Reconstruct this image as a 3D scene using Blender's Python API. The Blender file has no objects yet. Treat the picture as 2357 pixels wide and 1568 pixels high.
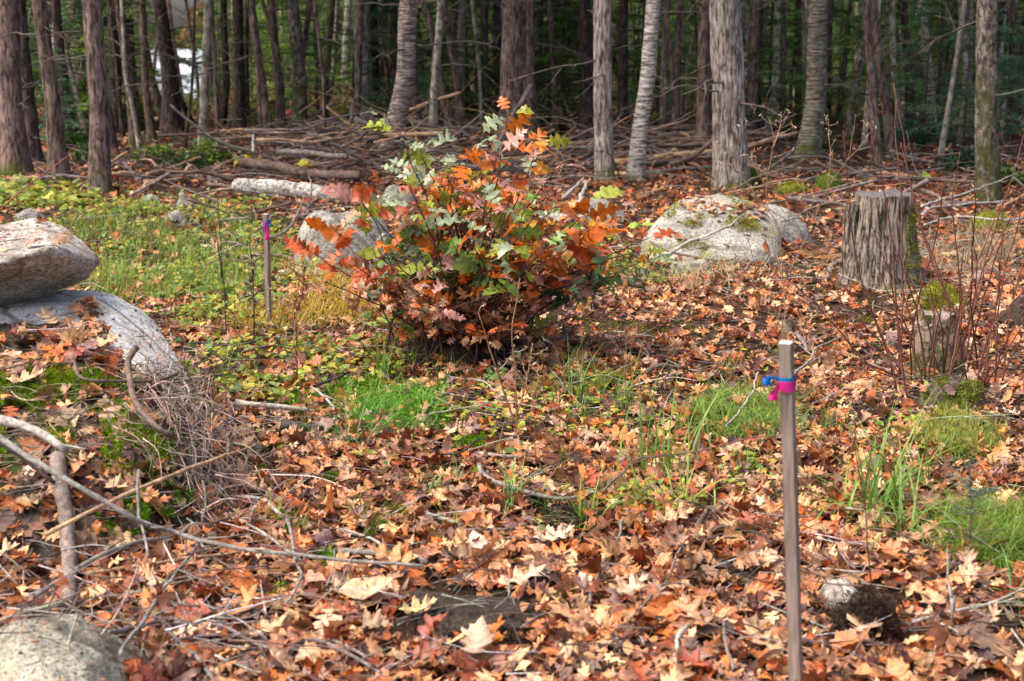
import bpy, bmesh, math, random
import numpy as np
from mathutils import Vector
from mathutils.bvhtree import BVHTree
SC = bpy.context.scene
COL = SC.collection
R = math.radians
rng = np.random.default_rng(11)
random.seed(5)
# ------------------------------------------------------------------ camera
CAMH, F, CX, CY = 1.6, 3274.0, 1178.5, 784.0
PIT = math.atan((CY - 80) / F)
FW = np.array([0, math.cos(PIT), -math.sin(PIT)])
UP = np.array([0, math.sin(PIT), math.cos(PIT)])
CAM = np.array([0, 0, CAMH])
cd = bpy.data.cameras.new('camera'); cam = bpy.data.objects.new('camera', cd); COL.objects.link(cam)
cam.location = (0, 0, CAMH); cam.rotation_euler = (math.pi / 2 - PIT, 0, 0)
cd.sensor_width = 36; cd.lens = F / 2357 * 36; cd.clip_end = 2000; cd.clip_start = .05
cd.dof.use_dof = True; cd.dof.focus_distance = 6.6; cd.dof.aperture_fstop = 4.2
SC.camera = cam
def ray(px, py):
    return FW + np.array([1, 0, 0]) * ((px - CX) / F) + UP * ((CY - py) / F)
def at(px, py, Y):                      # point of a sight line at distance Y
    d = ray(px, py); return CAM + d * (Y / d[1])
def proj(P):
    v = np.asarray(P) - CAM; zf = v @ FW
    return CX + F * v[..., 0] / zf, CY - F * (v @ UP) / zf
# ------------------------------------------------------------------ noise
PERM = np.random.default_rng(3).permutation(256).astype(np.int64); PERM = np.concatenate([PERM, PERM, PERM])
def vn(x, y, z=0.0, s=0):
    x, y, z = np.broadcast_arrays(np.asarray(x, float) + s * 17.3, np.asarray(y, float) + s * 5.1, np.asarray(z, float))
    xi, yi, zi = np.floor(x).astype(int), np.floor(y).astype(int), np.floor(z).astype(int)
    fx, fy, fz = x - xi, y - yi, z - zi
    fx, fy, fz = [t * t * (3 - 2 * t) for t in (fx, fy, fz)]
    def h(a, b, c): return PERM[(PERM[(PERM[a & 255] + b) & 255] + c) & 255] / 127.5 - 1
    def L(a, b, t): return a + (b - a) * t
    return L(L(L(h(xi, yi, zi), h(xi + 1, yi, zi), fx), L(h(xi, yi + 1, zi), h(xi + 1, yi + 1, zi), fx), fy),
             L(L(h(xi, yi, zi + 1), h(xi + 1, yi, zi + 1), fx), L(h(xi, yi + 1, zi + 1), h(xi + 1, yi + 1, zi + 1), fx), fy), fz)
def fbm(x, y, z=0.0, o=4, s=0):
    r = 0; a = 1; t = 0
    for k in range(o):
        r = r + a * vn(np.asarray(x) * 2 ** k, np.asarray(y) * 2 ** k, np.asarray(z) * 2 ** k, s + k); t += a; a *= .5
    return r / t
def sst(a, b, v): t = np.clip((v - a) / (b - a), 0, 1); return t * t * (3 - 2 * t)
def lake(x, y):
    x = np.asarray(x, float); y = np.asarray(y, float)
    return sst(33, 39, y) * sst(.20, .22, -x / np.maximum(y, 1)) * (1 - sst(.24, .258, -x / np.maximum(y, 1))) * (1 - sst(215, 235, y))
def hz(x, y):                           # height of the ground
    x = np.asarray(x, float); y = np.asarray(y, float)
    far = np.clip((y - 11) / 12, 0, 1)
    z = (.035 + .10 * far) * fbm(x * .45, y * .45, 0, 2, 4) + .022 * fbm(x * 1.8, y * 1.8, 0, 3, 8) + .010 * fbm(x * 9, y * 9, 0, 2, 9) * (y < 15)
    r = ((x + 2.25) / 1.15) ** 2 + ((y - 5.15) / .95) ** 2
    z = z + .52 * np.clip(1 - r, 0, 1) ** 1.3
    z = z + .10 * np.exp(-(((x - 2.3) / .9) ** 2 + ((y - 8.6) / .9) ** 2))
    z = z + .06 * np.exp(-(((x - 1.95) / .4) ** 2 + ((y - 6.1) / .4) ** 2))
    z = z - 1.6 * lake(x, y)
    z = z + .08 * np.exp(-(((x + .2) / .6) ** 2 + ((y - 7.1) / .35) ** 2))
    return z
def gp(px, py):                         # ground point seen at a pixel
    d = ray(px, py); t = 1.5
    t0 = t
    while t < 90:
        p = CAM + d * t
        if p[2] < float(hz(p[0], p[1])): break
        t0 = t; t *= 1.02
    for _ in range(18):
        m = (t0 + t) / 2; p = CAM + d * m
        if p[2] < float(hz(p[0], p[1])): t = m
        else: t0 = m
    return CAM + d * t
# ------------------------------------------------------------------ object helpers
def tag(o, label=None, cat=None, group=None, kind=None):
    if label: o['label'] = label
    if cat: o['category'] = cat
    if group: o['group'] = group
    if kind: o['kind'] = kind
    return o
def mk_mesh(name, V, Fq=None, Ft=None, mat=None, col=None, smooth=True):
    V = np.asarray(V, np.float32).reshape(-1, 3)
    me = bpy.data.meshes.new(name)
    q = np.asarray(Fq, np.int32).reshape(-1, 4) if Fq is not None and len(Fq) else np.zeros((0, 4), np.int32)
    t = np.asarray(Ft, np.int32).reshape(-1, 3) if Ft is not None and len(Ft) else np.zeros((0, 3), np.int32)
    me.vertices.add(len(V)); me.vertices.foreach_set('co', V.ravel())
    li = np.concatenate([q.ravel(), t.ravel()]); me.loops.add(len(li)); me.loops.foreach_set('vertex_index', li)
    n = len(q) + len(t); me.polygons.add(n)
    st = np.concatenate([np.arange(len(q)) * 4, len(q) * 4 + np.arange(len(t)) * 3]).astype(np.int32)
    me.polygons.foreach_set('loop_start', st)
    me.polygons.foreach_set('use_smooth', np.full(n, bool(smooth)))
    if col is not None:
        c = np.ones((len(V), 4), np.float32); c[:, :3] = np.clip(col, 0, 1)
        a = me.color_attributes.new('tint', 'FLOAT_COLOR', 'POINT'); a.data.foreach_set('color', c.ravel())
    me.update(calc_edges=True)
    if mat: me.materials.append(mat)
    return me
def ob(name, me, parent=None, loc=None):
    o = bpy.data.objects.new(name, me); COL.objects.link(o)
    if loc is not None: o.location = loc
    if parent: o.parent = parent
    return o
def root(name, loc, label, cat, group=None):
    o = bpy.data.objects.new(name, None); COL.objects.link(o); o.location = loc; o.empty_display_size = .1
    return tag(o, label, cat, group)
class MB:
    def __init__(s): s.v = []; s.q = []; s.t = []; s.c = []; s.n = 0
    def add(s, V, q=None, t=None, col=None):
        V = np.asarray(V, float).reshape(-1, 3)
        if q is not None and len(q): s.q.append(np.asarray(q).reshape(-1, 4) + s.n)
        if t is not None and len(t): s.t.append(np.asarray(t).reshape(-1, 3) + s.n)
        s.v.append(V); s.n += len(V)
        s.c.append(np.broadcast_to(np.asarray(col if col is not None else (.5, .5, .5), float), (len(V), 3)))
    def tube(s, P, r, n=6, col=None, bump=0., cap=True, seed=0):
        P = np.asarray(P, float); m = len(P); r = np.broadcast_to(np.asarray(r, float), (m,))
        T = np.gradient(P, axis=0); T /= np.linalg.norm(T, axis=1)[:, None] + 1e-9
        a = np.array([0, 0, 1.]) if abs(T[0][2]) < .8 else np.array([1., 0, 0])
        S = np.cross(T, a); S /= np.linalg.norm(S, axis=1)[:, None] + 1e-9; U = np.cross(S, T)
        th = np.arange(n) * 2 * math.pi / n
        rr = r[:, None] * np.ones(n)
        if bump:
            zz = np.cumsum(np.r_[0, np.linalg.norm(np.diff(P, axis=0), axis=1)])[:, None]
            rr = rr * (1 + bump * fbm(np.cos(th)[None] * 1.3, np.sin(th)[None] * 1.3, zz * 12 + seed, 3, seed % 50))
        V = P[:, None] + rr[..., None] * (np.cos(th)[None, :, None] * S[:, None] + np.sin(th)[None, :, None] * U[:, None])
        i = np.arange(m - 1)[:, None] * n; j = np.arange(n)[None]; k = (j + 1) % n
        q = np.stack([i + j, i + k, i + n + k, i + n + j], -1).reshape(-1, 4)
        V = V.reshape(-1, 3); t = None
        if cap:
            V = np.vstack([V, P[0], P[-1]]); j = np.arange(n)
            t = np.vstack([np.stack([j, np.full(n, m * n), (j + 1) % n], 1)[:, [0, 1, 2]],
                           np.stack([(m - 1) * n + j, (m - 1) * n + (j + 1) % n, np.full(n, m * n + 1)], 1)])
        s.add(V, q, t, col)
    def mesh(s, name, mat, off=(0, 0, 0), smooth=True):
        V = np.vstack(s.v) - np.asarray(off, float)
        return mk_mesh(name, V, np.vstack(s.q) if s.q else None, np.vstack(s.t) if s.t else None, mat, np.vstack(s.c), smooth)
def spline(P, n=None, wob=0., seed=0):
    P = np.asarray(P, float); m = len(P)
    if m == 2: P = np.array([P[0], (P[0] + P[1]) / 2, P[1]]); m = 3
    d = np.r_[0, np.cumsum(np.linalg.norm(np.diff(P, axis=0), axis=1))]
    n = n or max(6, int(d[-1] / .04)); n = min(n, 90)
    Q = np.vstack([2 * P[0] - P[1], P, 2 * P[-1] - P[-2]])
    out = []
    for u in np.linspace(0, d[-1], n):
        i = min(int(np.searchsorted(d, u, 'right')) - 1, m - 2); t = (u - d[i]) / (d[i + 1] - d[i] + 1e-9)
        a, b, c, e = Q[i], Q[i + 1], Q[i + 2], Q[i + 3]
        out.append(.5 * (2 * b + (c - a) * t + (2 * a - 5 * b + 4 * c - e) * t * t + (3 * b - a - 3 * c + e) * t ** 3))
    out = np.array(out)
    if wob:
        u = np.linspace(0, d[-1], n)
        for k in range(3): out[:, k] += wob * (vn(u * 7, k * 9.1 + seed, seed) + .5 * vn(u * 19, k * 9.1 + seed, seed))
    return out
# ------------------------------------------------------------------ materials
def nt(name, rough=.8, spec=.3):
    m = bpy.data.materials.new(name); m.use_nodes = True; t = m.node_tree
    b = t.nodes['Principled BSDF']; b.inputs['Roughness'].default_value = rough
    b.inputs['Specular IOR Level'].default_value = spec
    return m, t, b
def N(t, typ, **kw):
    n = t.nodes.new(typ)
    for k, v in kw.items():
        if k.startswith('i_'): n.inputs[k[2:]].default_value = v
        else: setattr(n, k, v)
    return n
def coords(t, sx=1, sy=1, sz=1, rnd=True):
    c = N(t, 'ShaderNodeTexCoord'); mp = N(t, 'ShaderNodeMapping'); mp.inputs['Scale'].default_value = (sx, sy, sz)
    if rnd:
        oi = N(t, 'ShaderNodeObjectInfo'); ad = N(t, 'ShaderNodeVectorMath', operation='MULTIPLY_ADD')
        ad.inputs[1].default_value = (37, 91, 53); t.links.new(oi.outputs['Random'], ad.inputs[0]); t.links.new(c.outputs['Object'], ad.inputs[2])
        t.links.new(ad.outputs[0], mp.inputs[0])
    else: t.links.new(c.outputs['Object'], mp.inputs[0])
    return mp.outputs[0]
def noise(t, vec, scale, detail=5, rough=.6, dist=0.):
    n = N(t, 'ShaderNodeTexNoise'); n.inputs['Scale'].default_value = scale; n.inputs['Detail'].default_value = detail
    n.inputs['Roughness'].default_value = rough; n.inputs['Distortion'].default_value = dist
    if vec is not None: t.links.new(vec, n.inputs['Vector'])
    return n.outputs['Fac']
def ramp(t, fac, stops, interp='LINEAR'):
    r = N(t, 'ShaderNodeValToRGB'); e = r.color_ramp.elements; r.color_ramp.interpolation = interp
    while len(e) < len(stops): e.new(.5)
    for i, (p, c) in enumerate(stops):
        e[i].position = p; e[i].color = (*(c if hasattr(c, '__len__') else (c, c, c)), 1)
    t.links.new(fac, r.inputs[0]); return r.outputs[0]
def mix(t, fac, a, b, mode='MIX'):
    m = N(t, 'ShaderNodeMix', data_type='RGBA', blend_type=mode)
    for v, k in ((fac, 0), (a, 6), (b, 7)):
        if hasattr(v, 'links') or hasattr(v, 'is_linked'): t.links.new(v, m.inputs[k])
        elif hasattr(v, '__len__'): m.inputs[k].default_value = (*v, 1)
        else: m.inputs[k].default_value = v
    return m.outputs[2]
def bump(t, b, h, st, dist=.01):
    n = N(t, 'ShaderNodeBump'); n.inputs['Strength'].default_value = st; n.inputs['Distance'].default_value = dist
    t.links.new(h, n.inputs['Height']); t.links.new(n.outputs[0], b.inputs['Normal'])
def leafmat(name, rough=.55, spec=.35, trans=.25, vein=True, sc=60):
    m, t, b = nt(name, rough, spec)
    a = N(t, 'ShaderNodeAttribute', attribute_name='tint')
    c = coords(t, rnd=False)
    f = noise(t, c, sc, 4, .65)
    k = ramp(t, f, [(.32, .38), (.48, .92), (.68, 1.3)])
    o = mix(t, 1., a.outputs['Color'], k, 'MULTIPLY')
    t.links.new(o, b.inputs['Base Color'])
    bump(t, b, noise(t, c, sc * 2.5, 3), .35, .003)
    tr = N(t, 'ShaderNodeBsdfTranslucent'); t.links.new(o, tr.inputs['Color'])
    mx = N(t, 'ShaderNodeMixShader'); mx.inputs[0].default_value = trans
    out = t.nodes['Material Output']
    t.links.new(b.outputs[0], mx.inputs[1]); t.links.new(tr.outputs[0], mx.inputs[2]); t.links.new(mx.outputs[0], out.inputs['Surface'])
    return m
M = {}
M['litter'] = leafmat('dry_leaf', .5, .45, .12, sc=45)
M['farlitter'] = leafmat('far_dry_leaf', .7, .3, .1, sc=20)
M['oakleaf'] = leafmat('autumn_oak_leaf', .36, .5, .3, sc=38)
M['green'] = leafmat('green_leaf', .5, .4, .3, sc=60)
M['needle'] = leafmat('needle_foliage', .6, .3, .3, sc=3)
M['grass'] = leafmat('grass_blade', .5, .4, .3, sc=30)
M['moss'] = leafmat('moss', .85, .1, .25, sc=40)
def woodmat(name, rough=.8, sc=55):
    m, t, b = nt(name, rough, .25)
    a = N(t, 'ShaderNodeAttribute', attribute_name='tint')
    c = coords(t)
    f = noise(t, c, sc, 5, .7); g = noise(t, c, sc * .25, 3, .6)
    k = ramp(t, f, [(.3, .42), (.5, .95), (.72, 1.5)]); k2 = ramp(t, g, [(.35, .75), (.65, 1.25)])
    o = mix(t, 1., mix(t, 1., a.outputs['Color'], k, 'MULTIPLY'), k2, 'MULTIPLY')
    t.links.new(o, b.inputs['Base Color']); bump(t, b, f, .7, .004)
    return m
M['twig'] = woodmat('twig_bark')
M['stem'] = woodmat('plant_stem', .6, 120)
M['brush'] = woodmat('weathered_branch', .85, 22)
def bark(name, dark, mid, light, hs=14., zs=2.2, lich=None, lichth=.62, moss=None, moss_h=.5, bst=.9, hband=False):
    m, t, b = nt(name, .9, .2)
    k_ = 1 if hband else 1.9
    c = coords(t, hs * k_, hs * k_, zs * k_ * 1.2)
    f = noise(t, c, 1., 7, .75, .4)
    c2 = coords(t, 3, 3, 3 if not hband else 14); g = noise(t, c2, 1.6, 5, .65)
    o = ramp(t, f, [(.41, dark), (.485, mid), (.56, light)])
    o = mix(t, 1., o, ramp(t, g, [(.3, .62), (.7, 1.5)]), 'MULTIPLY')
    if lich is not None:
        c3 = coords(t, 9, 9, 6); l = noise(t, c3, 1.7, 5, .7)
        o = mix(t, ramp(t, l, [(lichth, 0.), (lichth + .07, 1.)]), o, lich)
    if moss is not None:
        tc = N(t, 'ShaderNodeTexCoord'); sp = N(t, 'ShaderNodeSeparateXYZ'); t.links.new(tc.outputs['Object'], sp.inputs[0])
        mr = N(t, 'ShaderNodeMapRange'); mr.inputs[1].default_value = moss_h; mr.inputs[2].default_value = 0
        mr.inputs[3].default_value = 0; mr.inputs[4].default_value = .30; t.links.new(sp.outputs[2], mr.inputs[0])
        ad = N(t, 'ShaderNodeMath', operation='ADD'); t.links.new(mr.outputs[0], ad.inputs[0])
        t.links.new(noise(t, coords(t, 4, 4, 3), 2., 5, .7), ad.inputs[1])
        o = mix(t, ramp(t, ad.outputs[0], [(.64, 0.), (.82, .85)]), o, moss)
    t.links.new(o, b.inputs['Base Color']); bump(t, b, f, bst, .03)
    return m
MOSSC = (.10, .13, .015)
M['b_red'] = bark('scaly_red_brown_bark', (.045, .028, .022), (.14, .09, .075), (.27, .19, .16), 18, 3.2, (.36, .31, .27), .64, MOSSC, .45)
M['b_grey'] = bark('furrowed_grey_bark', (.06, .045, .036), (.2, .16, .13), (.42, .36, .31), 22, 3.0, (.5, .48, .42), .68, MOSSC, .3)
M['b_dark'] = bark('dark_bark', (.02, .014, .011), (.055, .038, .030), (.11, .078, .062), 14, 3, (.17, .15, .12), .68)
M['b_brown'] = bark('brown_bark', (.04, .026, .02), (.12, .08, .06), (.22, .155, .12), 14, 2.5, (.27, .25, .19), .65, MOSSC, .3)
M['b_moss'] = bark('mossy_mottled_bark', (.035, .026, .02), (.11, .085, .065), (.24, .2, .17), 12, 5, (.40, .37, .33), .60, (.055, .06, .01), 3.0)
M['b_birch'] = bark('white_birch_bark', (.09, .07, .055), (.30, .26, .22), (.58, .53, .48), 7, 42, None, .6, MOSSC, .35, .6, True)
M['b_ybirch'] = bark('peeling_birch_bark', (.07, .045, .035), (.20, .145, .115), (.50, .41, .35), 6, 40, (.5, .43, .33), .66, MOSSC, .5, .9, True)
M['b_ybirch2'] = bark('yellow_birch_bark', (.07, .055, .035), (.18, .15, .105), (.38, .33, .25), 6, 44, None, .66, MOSSC, .7, .9, True)
M['b_pale'] = bark('smooth_pale_bark', (.12, .095, .075), (.25, .21, .16), (.4, .35, .28), 9, 5, (.45, .45, .36), .62, None, .5, .4)
M['b_stump'] = bark('stump_bark', (.025, .018, .013), (.15, .115, .085), (.38, .32, .26), 26, 3.2, (.5, .5, .36), .70, (.13, .15, .015), .25, 1.)
M['b_stump2'] = bark('small_stump_bark', (.03, .022, .014), (.13, .095, .065), (.27, .21, .15), 9, 7, (.4, .38, .28), .66, (.08, .10, .012), .22, .8)
M['b_log'] = bark('pale_log_bark', (.14, .12, .10), (.40, .37, .32), (.62, .59, .53), 14, 14, (.16, .13, .10), .58, None, .5, .7)
def granite(name, base, dark, warm, sc=55, mossc=None, mth=.6, dth=.41):
    m, t, b = nt(name, .85, .3)
    c = coords(t)
    v = N(t, 'ShaderNodeTexVoronoi'); v.inputs['Scale'].default_value = sc; t.links.new(c, v.inputs['Vector'])
    sp = N(t, 'ShaderNodeSeparateColor'); t.links.new(v.outputs['Color'], sp.inputs[0])
    f = noise(t, c, sc * 1.4, 5, .75); g = noise(t, c, 4., 6, .65); w = noise(t, c, 9., 4, .6)
    o = ramp(t, sp.outputs[0], [(0., tuple(x * .7 for x in base)), (.5, base), (1., tuple(min(.8, x * 1.22) for x in base))])
    o = mix(t, ramp(t, f, [(dth, 1.), (dth + .1, 0.)]), o, dark)
    o = mix(t, ramp(t, w, [(.52, 0.), (.68, .65)]), o, warm)
    o = mix(t, 1., o, ramp(t, g, [(.3, .5), (.65, 1.2)]), 'MULTIPLY')
    cw = N(t, 'ShaderNodeTexWave', bands_direction='DIAGONAL'); cw.inputs['Scale'].default_value = .9; cw.inputs['Distortion'].default_value = 9.; cw.inputs['Detail'].default_value = 4.; t.links.new(c, cw.inputs['Vector'])
    o = mix(t, ramp(t, cw.outputs['Fac'], [(.0, .75), (.035, 0.)]), o, dark)
    if mossc:
        q = noise(t, coords(t), 5., 6, .7); o = mix(t, ramp(t, q, [(mth, 0.), (mth + .05, 1.)]), o, mossc)
    t.links.new(o, b.inputs['Base Color'])
    ad = N(t, 'ShaderNodeMath', operation='MULTIPLY_ADD'); ad.inputs[1].default_value = .35
    t.links.new(f, ad.inputs[0]); t.links.new(w, ad.inputs[2]); bump(t, b, ad.outputs[0], .8, .012)
    return m
M['rock_light'] = granite('pale_granite', (.86, .80, .69), (.10, .075, .055), (.66, .52, .33), 60, dth=.375)
M['rock_top'] = granite('weathered_granite', (.50, .45, .38), (.16, .12, .09), (.34, .24, .15), 50)
M['rock_yellow'] = granite('yellow_grey_granite', (.42, .385, .29), (.06, .055, .045), (.34, .29, .17), 90)
M['rock_grey'] = granite('grey_granite', (.36, .335, .285), (.12, .105, .085), (.30, .265, .19), 45)
M['rock_mossy'] = granite('mossy_grey_granite', (.38, .355, .30), (.11, .10, .08), (.31, .28, .21), 45, (.20, .20, .03), .575)
M['rock_bank'] = granite('soil_covered_stone', (.10, .075, .05), (.02, .015, .01), (.16, .12, .08), 60, (.05, .075, .01), .55)
def plain(name, c1, c2, rough=.8, sc=20., bs=.4, stretch=(1, 1, 1), spec=.3):
    m, t, b = nt(name, rough, spec); c = coords(t, *stretch)
    f = noise(t, c, sc, 6, .65); t.links.new(ramp(t, f, [(.33, c1), (.66, c2)]), b.inputs['Base Color']); bump(t, b, f, bs, .004)
    return m
M['mosscush'] = plain('mossy_cushion', (.045, .07, .006), (.17, .22, .015), .9, 45, 1.)
M['ymosscush'] = plain('yellow_mossy_cushion', (.09, .09, .008), (.25, .25, .02), .9, 45, 1.)
M['soil'] = plain('black_soil', (.005, .004, .003), (.075, .05, .036), .95, 85, 1.)
M['cut'] = plain('weathered_cut_wood', (.05, .045, .042), (.17, .15, .14), .8, 22, .6, (1, 6, 1))
M['cut2'] = plain('brown_cut_wood', (.13, .09, .07), (.34, .27, .22), .8, 22, .6, (6, 1, 1))
M['stake'] = plain('weathered_stake_wood', (.16, .115, .085), (.34, .26, .21), .75, 5, .35, (16, 16, 1.6))
M['staketop'] = plain('stake_end_grain', (.5, .46, .42), (.72, .69, .66), .8, 40, .3)
M['rot'] = plain('rotten_wood', (.008, .006, .004), (.05, .033, .022), .95, 30, 1., (1, 1, 3))
def ribbon(name, c):
    m, t, b = nt(name, .35, .5); b.inputs['Base Color'].default_value = (*c, 1)
    tr = N(t, 'ShaderNodeBsdfTranslucent'); tr.inputs[0].default_value = (*c, 1); mx = N(t, 'ShaderNodeMixShader'); mx.inputs[0].default_value = .35
    t.links.new(b.outputs[0], mx.inputs[1]); t.links.new(tr.outputs[0], mx.inputs[2]); t.links.new(mx.outputs[0], t.nodes['Material Output'].inputs['Surface'])
    return m
M['pink'] = ribbon('pink_flagging', (.85, .035, .30)); M['blue'] = ribbon('blue_flagging', (.01, .22, .62))
m, t, b = nt('forest_soil', .95, .15)
c = coords(t, rnd=False); g = noise(t, c, 1.1, 5, .6); f = noise(t, c, 28, 6, .75); h_ = noise(t, c, 110, 4, .7)
o = ramp(t, f, [(.3, (.012, .008, .005)), (.5, (.04, .024, .015)), (.62, (.10, .055, .03)), (.75, (.22, .12, .07))])
o = mix(t, ramp(t, h_, [(.5, 0.), (.62, .6)]), o, (.16, .085, .045)); o = mix(t, 1., o, ramp(t, g, [(.3, .6), (.7, 1.2)]), 'MULTIPLY')
t.links.new(o, b.inputs['Base Color']); bump(t, b, f, 1., .03); M['ground'] = m
# ------------------------------------------------------------------ world and light
w = bpy.data.worlds.new('World'); SC.world = w; w.use_nodes = True; t = w.node_tree
SUN_AZ, SUN_EL = R(-108), R(58)     # azimuth from +Y towards +X, elevation
sk = N(t, 'ShaderNodeTexSky', sky_type='NISHITA'); sk.sun_disc = False; sk.sun_elevation = SUN_EL; sk.sun_rotation = SUN_AZ
sk.dust_density = 5.; sk.air_density = .75; sk.ozone_density = .4
t.links.new(sk.outputs[0], t.nodes['Background'].inputs[0]); t.nodes['Background'].inputs[1].default_value = .15
ld = bpy.data.lights.new('sun', 'SUN'); ld.energy = 1.4; ld.angle = R(42); ld.color = (1, .96, .90)
lo = bpy.data.objects.new('sun', ld); COL.objects.link(lo)
sd = Vector((math.sin(SUN_AZ) * math.cos(SUN_EL), math.cos(SUN_AZ) * math.cos(SUN_EL), math.sin(SUN_EL)))
lo.rotation_euler = sd.to_track_quat('Z', 'Y').to_euler(); lo.location = sd * 40
vs = SC.view_settings; vs.view_transform = 'Standard'; vs.look = 'None'; vs.gamma = 1; vs.exposure = 1.25
SC.cycles.max_bounces = 6; SC.cycles.diffuse_bounces = 3; SC.cycles.transparent_max_bounces = 4
# ------------------------------------------------------------------ ground
def axis(c, near, far, n, k):
    u = np.linspace(-1, 1, n); s = np.sinh(u * k) / math.sinh(k); return c + np.where(s < 0, -s * near, s * far)
xs = axis(0, -400, 400, 560, 7.2); ys = axis(5.5, -120, 600, 620, 7.4)
X, Y = np.meshgrid(xs, ys); Z = hz(X, Y)
nx, ny = len(xs), len(ys); i = np.arange(ny - 1)[:, None] * nx + np.arange(nx - 1)[None]
GV = np.stack([X, Y, Z], -1).reshape(-1, 3); GF = np.stack([i, i + 1, i + nx + 1, i + nx], -1).reshape(-1, 4)
tag(ob('ground', mk_mesh('ground', GV, GF, None, M['ground'])), kind='structure', label='leaf strewn forest floor')
SURF = [(GV, GF)]
m, t, b = nt('lake_water_glare', .32, 1.); b.inputs['Base Color'].default_value = (.62, .64, .66, 1); b.inputs['IOR'].default_value = 1.6  # whitish base colour stands in for bright glare on the water
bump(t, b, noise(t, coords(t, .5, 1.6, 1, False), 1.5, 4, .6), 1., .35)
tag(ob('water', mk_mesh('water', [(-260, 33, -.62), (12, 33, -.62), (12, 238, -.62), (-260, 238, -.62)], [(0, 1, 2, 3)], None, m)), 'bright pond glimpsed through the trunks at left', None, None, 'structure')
# ------------------------------------------------------------------ rocks
ICO = {}
def ico(n):
    if n not in ICO:
        bm = bmesh.new(); bmesh.ops.create_icosphere(bm, subdivisions=n, radius=1)
        V = np.array([v.co[:] for v in bm.verts]); T = np.array([[v.index for v in f.verts] for f in bm.faces]); bm.free(); ICO[n] = (V, T)
    return ICO[n]
def hull_rock(pts, sub=5, p=26, amp=.03, fs=5., seed=1, chips=0):
    pts = np.asarray(pts, float); c = pts.mean(0); bm = bmesh.new()
    for q in pts - c: bm.verts.new(q)
    r_ = bmesh.ops.convex_hull(bm, input=bm.verts[:]); bm.normal_update()
    pl = [(np.array(f.normal[:]), float(np.dot(f.normal[:], f.verts[0].co[:]))) for f in bm.faces if f.calc_area() > 1e-6]; bm.free()
    pl = [(n if h > 0 else -n, abs(h)) for n, h in pl]
    gg = np.random.default_rng(seed)
    for _ in range(chips):
        n_ = gg.normal(0, 1, 3); n_ /= np.linalg.norm(n_); pl.append((n_, float(((pts - c) @ n_).max() * gg.uniform(.80, .95))))
    D, T = ico(sub); acc = np.zeros(len(D))
    for n, h in pl:
        k = np.clip(D @ n, 0, None) / max(h, 1e-3); acc += k ** p
    V = D * (acc ** (-1 / p))[:, None]; W = V + c
    n1 = fbm(W[:, 0] * fs, W[:, 1] * fs, W[:, 2] * fs, 5, seed) + .6 * (np.abs(fbm(W[:, 0] * fs * 1.7, W[:, 1] * fs * 1.7, W[:, 2] * fs * 1.7, 3, seed + 9)) - .3)
    return W + D * (amp * n1)[:, None], T
def ell_rock(c, r, sub=5, amp=.12, fs=1.6, seed=1, rot=0., sq=2.4):
    D, T = ico(sub); a = (np.abs(D) ** sq).sum(1) ** (-1 / sq); V = D * a[:, None]
    k = 1 + amp * fbm(D[:, 0] * fs, D[:, 1] * fs, D[:, 2] * fs, 4, seed) * 1.6 + amp * .18 * fbm(D[:, 0] * 9, D[:, 1] * 9, D[:, 2] * 9, 4, seed + 3)
    V = V * k[:, None] * np.asarray(r); cs, sn = math.cos(rot), math.sin(rot)
    V = np.stack([V[:, 0] * cs - V[:, 1] * sn, V[:, 0] * sn + V[:, 1] * cs, V[:, 2]], 1)
    return V + np.asarray(c), T
def rock(VT, mat, label, surf=True, name='rock', cat='rock', group=None):
    V, T = VT; c = V.mean(0); o = ob(name, mk_mesh(name, V - c, None, T, mat), None, c); tag(o, label, cat, group)
    if surf: SURF.append((V, T))
    return o
def px_rock(px0, px1, pytop, pybase, mat, label, depth=.7, seed=1, amp=.12, sub=5, sink=.75, rot=0., name='rock', cat='rock', sq=2.05):
    b = gp((px0 + px1) / 2, pybase); s = b[1] / F
    w = (px1 - px0) * s / 2; Yc = b[1] + w * depth * .9
    k = Yc / b[1]; w *= k; top = at((px0 + px1) / 2, pytop, Yc)[2]; zg = float(hz(b[0] * k, Yc)); h = max(top - zg, .03)
    c = (b[0] * k, Yc, zg - h * sink); w *= 1 / math.sqrt(1 - (sink / (1 + sink)) ** 2) * .96
    return rock(ell_rock(c, (w, w * depth, h * (1 + sink)), sub, amp, 1.6, seed, rot, sq), mat, label, True, name, cat)
# upper angular boulder on the left
P5 = []
for (px, py, Yd) in [(-260, 575, 5.95), (0, 524, 6.0), (80, 499, 6.0), (150, 524, 5.95), (229, 586, 5.72), (231, 606, 5.6), (198, 645, 5.6), (118, 572, 5.2), (-260, 655, 5.1), (0, 612, 5.15), (0, 716, 5.58), (-260, 815, 5.6), (-260, 690, 6.5), (0, 620, 6.5), (150, 600, 6.3)]:
    P5.append(at(px, py, Yd))
rock(hull_rock(P5, 6, 260, .016, 8, 6, 3), M['rock_top'], 'angular granite boulder with a pointed right end balanced on the rock at the left edge', name='boulder', cat='boulder')
P6 = []
for (px, py, Yd) in [(190, 668, 5.95), (230, 660, 5.9), (290, 682, 5.85), (345, 720, 5.8), (385, 770, 5.7), (415, 830, 5.6), (446, 885, 5.5), (180, 690, 5.5), (230, 760, 5.2), (300, 830, 5.1), (380, 895, 5.05),
                     (-250, 740, 5.4), (-250, 700, 6.1), (-250, 900, 5.1), (60, 700, 5.9), (100, 760, 5.3)]:
    P6.append(at(px, py, Yd))
P6 += [np.array([x, y, -.25]) for x, y in ((-1.3, 5.5), (-1.35, 5.9), (-2.6, 6.1), (-2.6, 5.0), (-1.45, 5.1))]
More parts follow.
